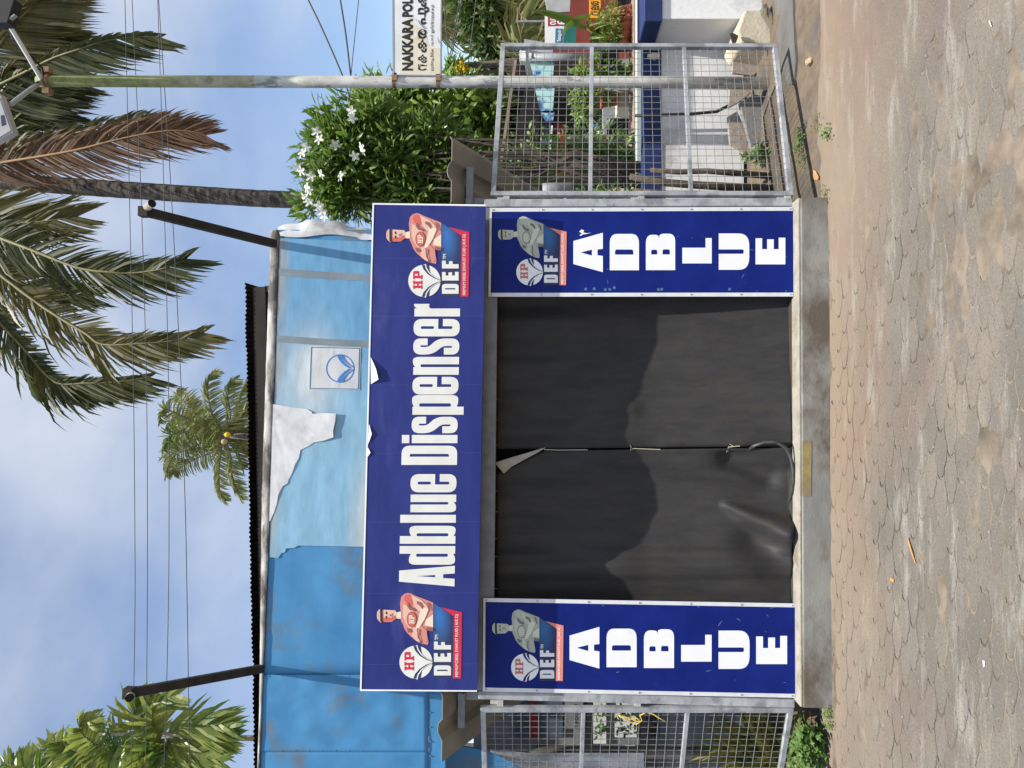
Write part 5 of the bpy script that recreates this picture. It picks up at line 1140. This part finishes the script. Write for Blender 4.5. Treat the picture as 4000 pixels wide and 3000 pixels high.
rg = random.Random(44)
for k in range(16):
    x0, y0 = 1950+rg.uniform(-30,140), 560+rg.uniform(-40,190); x1, y1 = rg.uniform(1400,1650), y0+rg.uniform(-120,70)
    MB().tube([im(2560, 690+rg.uniform(-50,70), SYv-.2), im(2250, 650+rg.uniform(-60,80), SYv-.15), im(x0, y0, SYv-.25), im((x0+x1)/2, (y0+y1)/2+rg.uniform(-20,20), SYv-.3), im(x1, y1, SYv)], [.022,.018,.013,.011,.006], 6).build('stem', M['bark'], sb, smooth=True)
fl_pts = [(1180,600),(1196,575),(1235,515),(1246,545),(1160,650),(1176,668),(1212,690),(1255,680),(1310,565),(1415,575),(1418,590),(1372,435),(1376,460),(1192,770),(1205,790),(1245,805),(1256,825),(1200,735),(1265,845),(1385,610),(1208,750),(1330,690)]
for k, (x, y) in enumerate(fl_pts):
    b = MB(); c0 = im(x, y, SYv-.42-.08*rg.random()); ax = (CAM-c0).normalized()*.7 + rv(rg)*.6 + Vector((0,0,.4)); ax.normalize(); a1 = ax.orthogonal().normalized(); a2 = ax.cross(a1)
    for q_ in range(5):
        t = q_*2*math.pi/5 + k; d = a1*math.cos(t)+a2*math.sin(t); s = ax.cross(d); l = .050
        b.add([c0, c0+d*l*.45+s*l*.30+ax*.012, c0+d*l+s*l*.16+ax*.004, c0+d*l*1.05-s*l*.18, c0+d*l*.45-s*l*.28+ax*.004], [(0,1,2),(0,2,3),(0,3,4)])
    b.build('flower', M['petal'], sb)

# trees behind
def tree(name, label, lobes_px, Y, mat_, n, ll, lw, seed, trunk_px=None):
    t = empty(name); l = [(im(x, y, Y), r) for (x, y), r in lobes_px]; c = l[0][0]; t.location = (c.x, c.y, 0); tag(t, label, 'tree')
    MB().tube([Vector((c.x, c.y, 0)), Vector((c.x+.1, c.y, c.z*.6)), c], [.12, .09, .05], 8).build('trunk', M['bark'], t, smooth=True)
    for q, (p, r) in enumerate(l[1:5]): MB().tube([Vector((c.x+.05, c.y, max(.5, c.z*.5))), p], [.05, .02], 6).build('limb', M['bark'], t)
    crown('crown', t, mat_, l, n, ll, lw, seed); return t
tree('leafy_tree', 'bright leafy tree rising behind the pole beside the flowering shrub', [((1660,430),(.45,.5,.40)), ((1560,410),(.35,.4,.36)), ((1790,450),(.45,.5,.50)), ((1890,490),(.5,.5,.45)), ((1480,385),(.25,.3,.24)), ((1450,470),(.32,.3,.26))], 5.4, M['leaf_lt'], 2600, .24, .09, 61)
tree('dense_tree', 'dense dark tree above the framed sign at the frame edge', [((1930,20),(1.3,1.4,.8)), ((1890,-60),(1.3,1.2,.9)), ((2010,20),(1.2,1.2,.8)), ((2060,150),(1.2,1.2,.8)), ((1990,180),(1.0,1.0,.8))], 13, M['leaf_bg'], 4200, .34, .14, 62)
tree('far_tree', 'dim green tree mass behind the dark porch', [((2030,420),(2.6,1.4,1.3)), ((1960,560),(2.0,1.4,1.1)), ((2080,250),(2.2,1.2,1.1)), ((2150,40),(1.8,1.2,1.3))], 17, M['leaf_bg'], 3200, .5, .2, 63)
t = tree('flowering_tree', 'small tree with yellow blossom seen between wires and pole', [((1780,262),(.14,.2,.22)), ((1790,300),(.2,.2,.2))], 9, M['leaf_lt'], 260, .2, .08, 64)
crown('yellow_blossom', t, M['yel'], [(im(1805,268,8.8), (.10,.1,.12))], 120, .08, .06, 65)
# two more palms far right
for cx, cy, Y, lab, seed in ((1985,95,13,'far coconut palm against the sky beside the dense tree',71), (2120,330,9,'low coconut palm with arching yellow fronds behind the gate top',72), (1740,-60,15,'palm just entering the frame below the road sign',73)):
    pq = palm(lab); c = im(cx, cy, Y); pq.location = (c.x, c.y, 0); rg = random.Random(seed)
    MB().tube([Vector((c.x,c.y,0)), c], [.16,.12], 10).build('trunk', M['trunk'], pq, smooth=True)
    for k in range(11 if seed < 73 else 7):
        a = k*2*math.pi/11 + rg.uniform(-.2,.2); L_ = (1.75 if seed == 71 else 1.7)*rg.uniform(.85,1.1); up = rg.uniform(.1,.9)
        d = Vector((math.cos(a), math.sin(a)*.8, 0)); P = [c, c+d*L_*.35+Vector((0,0,up*.6)), c+d*L_*.7+Vector((0,0,up*.7-.1)), c+d*L_*1.0+Vector((0,0,up*.4-.6)), c+d*L_*1.1+Vector((0,0,up*.1-1.1))]
        bl, br = MB(), MB(); frond(bl, br, P, 0, rg, rib=.03, nleaf=40, leafw=.06, ll=.75, hang=.8); f = br.build('frond', M['rachis'], pq); bl.build('leaflets', M['fr_far'] if k % 3 else M['fr_yell'], f)

# garden plants behind the wall
def plant(label, pts, Y, mat_, n, ll, lw, seed, name='leafy_plant'):
    l = [(im(x, y, Y), r) for (x, y), r in pts]; c = l[0][0]; t = empty(name, (c.x, c.y, 0)); tag(t, label, 'plant', 'garden plants behind the compound wall')
    MB().tube([Vector((c.x, c.y, 0)), c], [.02,.01], 6).build('stem', M['bark'], t); crown('foliage', t, mat_, l, n, ll, lw, seed)
plant('bushy pale green plant hanging over the terracotta tiles', [((2390,60),(.14,.15,.09)), ((2385,110),(.14,.15,.11)), ((2375,165),(.14,.15,.12)), ((2365,205),(.10,.15,.12))], HY-1.0, M['leaf_lt'], 900, .07, .02, 81)
plant('green shrub filling the gap between downpipe and pole', [((2300,275),(.10,.12,.16)), ((2370,285),(.12,.12,.16)), ((2440,290),(.12,.12,.10))], HY-1.0, M['leaf_lt'], 420, .10, .04, 82)
plant('broad leaved plant just beyond the pole', [((2340,365),(.09,.12,.14)), ((2280,385),(.14,.12,.12)), ((2285,440),(.12,.12,.10))], HY-1.1, M['leaf_lt'], 400, .10, .035, 83)
plant('low leafy plant beside the pale concrete post', [((2320,600),(.3,.25,.45)), ((2400,620),(.28,.25,.4)), ((2260,610),(.2,.2,.25)), ((2440,640),(.2,.2,.3))], 2.9, M['leaf'], 1100, .11, .04, 84)
plant('creeping green plant under the porch shade', [((2080,620),(.35,.3,.3)), ((2150,660),(.35,.3,.3)), ((2040,690),(.3,.3,.3))], 3.2, M['leaf_lt'], 600, .10, .035, 85)
plant('small dark weed at the foot of the leaning slabs', [((2975,610),(.06,.08,.16)), ((2990,590),(.08,.08,.1))], 1.05, M['leaf'], 130, .07, .03, 86)
plant('leafy tuft close against the kiosk post', [((2420,755),(.06,.1,.3)), ((2350,765),(.05,.1,.2))], 1.2, M['leaf'], 200, .06, .025, 87)
# long strap leaves hanging in front of the red wall
stp = empty('spiky_plant', gz(2400, 150)); tag(stp, 'arching long leaved plant before the oxide red wall', 'plant')
rg = random.Random(90)
def strap(bm_, p0, p1, p2, w_):
    pr_ = None; s = None; V = []
    for i in range(7):
        t = i/6; p = p0*(1-t)**2 + p1*2*t*(1-t) + p2*t*t; d = (p1-p0)*(1-t)+(p2-p1)*t
        if s is None: s = d.cross((p-CAM)).normalized()
        k = w_*(.5+.5*min(1,t*4))*(1-t**3); V += [p+s*k, p-s*k]
    bm_.add(V, [(2*i,2*i+1,2*i+3,2*i+2) for i in range(6)])
b = MB()
for k in range(26):
    x0, y0 = 2330+rg.uniform(-30,30), 120+rg.uniform(-30,30); a = rg.uniform(0, 6.28); L_ = rg.uniform(50,130)
    x2, y2 = x0+L_*.5+25*math.cos(a), y0+L_*math.sin(a); strap(b, im(x0,y0,HY-.9), im((x0+x2)/2-50,(y0+y2)/2,HY-1.1), im(x2,y2,HY-1.2), .016)
for x0,y0,x1,y1,x2,y2 in ((2290,110,2200,70,2060,35),(2300,60,2180,90,2205,168),(2260,85,2150,50,2100,40)): strap(b, im(x0,y0,HY-1), im(x1,y1,HY-1.1), im(x2,y2,HY-1.2), .035)
b.build('leaves', M['leaf_lt'], stp)
# strap leaved plant behind the left gate
sp2 = empty('spiky_plant', gz(3060, 2900, .03)); tag(sp2, 'spiky yellow green strap leaved plant behind the rope gate', 'plant'); b = MB()
for k in range(95):
    x0, y0 = 3040+rg.uniform(-40,20), 2930+rg.uniform(-60,90); a = rg.uniform(-1.45,1.45); L_ = rg.uniform(180,380)
    x2, y2 = x0-L_*math.cos(a)+rg.uniform(0,90)*abs(math.sin(a)), y0-L_*math.sin(a)*.9; Y = rg.uniform(.62,1.0)
    strap(b, im(x0,y0,Y), im((x0+x2)/2-50,(y0+y2)/2,Y-.05), im(x2,y2,Y-rg.uniform(-.1,.2)), .016)
b.build('leaves', M['strap'], sp2)
b = MB()
for x0,y0,x2,y2 in ((3050,2890,3132,2775),(3050,2930,3128,2905),(3060,2960,3145,2950),(3062,2985,3120,2970)): strap(b, im(x0,y0,.4), im((x0+x2)/2-25,(y0+y2)/2,.3), im(x2,y2,.2), .007)
b.build('leaves', M['strap'], sp2)
# climbing leaves over the posters
vn = empty('creeper', im(2487, 2790, 1.5)); tag(vn, 'thin creeper with dark leaves hanging over the white posters', 'creeper'); sp = []
for k in range(90):
    x, y = rg.choice([(rg.uniform(2320,2368), rg.uniform(2750,2880)), (rg.uniform(2402,2484), rg.uniform(2760,2870)), (rg.uniform(2400,2490), rg.uniform(2700,2800))])
    sp.append((im(x, y, 1.5), Vector((rg.uniform(-1,1), -.3, rg.uniform(-1,.4))), Vector((rg.uniform(-.4,.4),-1,.4)), .06, .026))
leafmesh(sp, M['leaf'], 'leaves', vn)
# weeds on the ground
def weed(label, pts, n, ll, lw, seed, z=.0, spread=.05, h=.12):
    rg = random.Random(seed); c = gz(*pts[0]); o = empty('weed_clump', c); tag(o, label, 'weed', 'weeds on the ground'); sp = []
    for k in range(n):
        x, y = rg.choice(pts); p = gz(x+rg.gauss(0,6), y+rg.gauss(0,10)) + Vector((rg.gauss(0,spread), rg.gauss(0,spread), rg.random()*h))
        sp.append((p, Vector((rg.uniform(-1,1), rg.uniform(-1,1), rg.uniform(0,.9))), (Vector((0,-.3,1))+rv(rg)*.6), ll*rg.uniform(.6,1.2), lw))
    leafmesh(sp, M['weed'], 'leaves', o)
weed('bright green weed clump in front of the rope gate', [(3215,2905),(3210,2860),(3225,2950),(3205,2990),(3190,2930),(3222,2885)], 420, .055, .038, 91, spread=.035, h=.16)
weed('moss and low weeds at the plinth corner', [(3238,2790),(3243,2810),(3246,2835),(3241,2775)], 160, .014, .010, 92, spread=.012, h=.03)
weed('small weed sprig on the sandy strip', [(3238,512),(3240,520)], 26, .035, .014, 93, spread=.02, h=.03)
weed('weeds along the verge under the open gate', [(3145,505),(3150,540),(3142,580),(3150,620),(3138,560)], 110, .03, .012, 94, spread=.025, h=.05)
weed('tiny weeds beside the plinth at the gate foot', [(3225,745),(3232,760)], 30, .02, .01, 95, spread=.012, h=.025)
weed('thin weed sprig near the verge', [(3195,480),(3205,478)], 16, .03, .010, 96, spread=.02, h=.02)
# litter
def flake(name, pts, label, m, cat, z=.004, group=None):
    c = [gz(x, y, z) for x, y in pts]; V, F = prism_loops(c and [c], Vector((0,0,1)), .002)
    V = [v + Vector((0,0,.006*noise.noise(v*30)+.003)) for v in V]; o = MB().add(V, F).build(name, m); tag(o, label, cat, group)
flake('dry_leaf', [(3178,665),(3186,668),(3200,690),(3198,702),(3182,702),(3177,690)], 'tan dry leaf lying in the mesh shadow', M['dryleaf'], 'leaf')
flake('dry_leaf', [(3544,2100),(3550,2104),(3566,2150),(3578,2200),(3572,2196),(3556,2150)], 'long orange dry leaf strip on the pavers', M['dryleaf'], 'leaf')
flake('dry_leaf', [(3480,2255),(3492,2262),(3490,2275),(3478,2268)], 'small orange leaf scrap on the pavers nearest the rope gate', M['dryleaf'], 'leaf')
flake('dry_leaf', [(3162,2776),(3168,2780),(3172,2800),(3166,2816),(3162,2800)], 'orange leaf in front of the rope gate foot', M['dryleaf'], 'leaf')
flake('paper_scrap', [(3840,2580),(3846,2582),(3846,2602),(3840,2606)], 'small white paper scrap on the nearest pavers', M['whitep'], 'scrap')
flake('paper_scrap', [(3866,80),(3870,82),(3875,105),(3869,100)], 'thin white scrap near the road sign side', M['whitep'], 'scrap')
c = gz(3172, 240); b = MB(); 
bm = bmesh.new(); bmesh.ops.create_icosphere(bm, subdivisions=2, radius=.028)
for v in bm.verts: v.co = v.co*(1+.35*noise.noise(v.co*40)) + c + Vector((0,0,.018))
me = bpy.data.meshes.new('stone'); bm.to_mesh(me); bm.free(); me.materials.append(M['stone']); o = bpy.data.objects.new('stone', me); COL.objects.link(o); tag(o, 'lone tan stone on the muddy ground', 'stone')
rg = random.Random(99); grit = MB()
for k in range(260):
    x, y = rg.uniform(3060,3990), rg.uniform(10,2990); p = gz(x, y, .0)
    if p.y > -.12 and -1.62 < p.x < 1.63: continue
    r_ = rg.choice([.003,.004,.005,.008]); grit.tube([p-Vector((0,0,.004)), p+Vector((r_*.3,0,r_*.5)), p+Vector((0,r_*.2,r_*.8))], [r_, r_*.9, r_*.3], 5)
tag(grit.build('gravel', M['slabgrey']), kind='stuff')
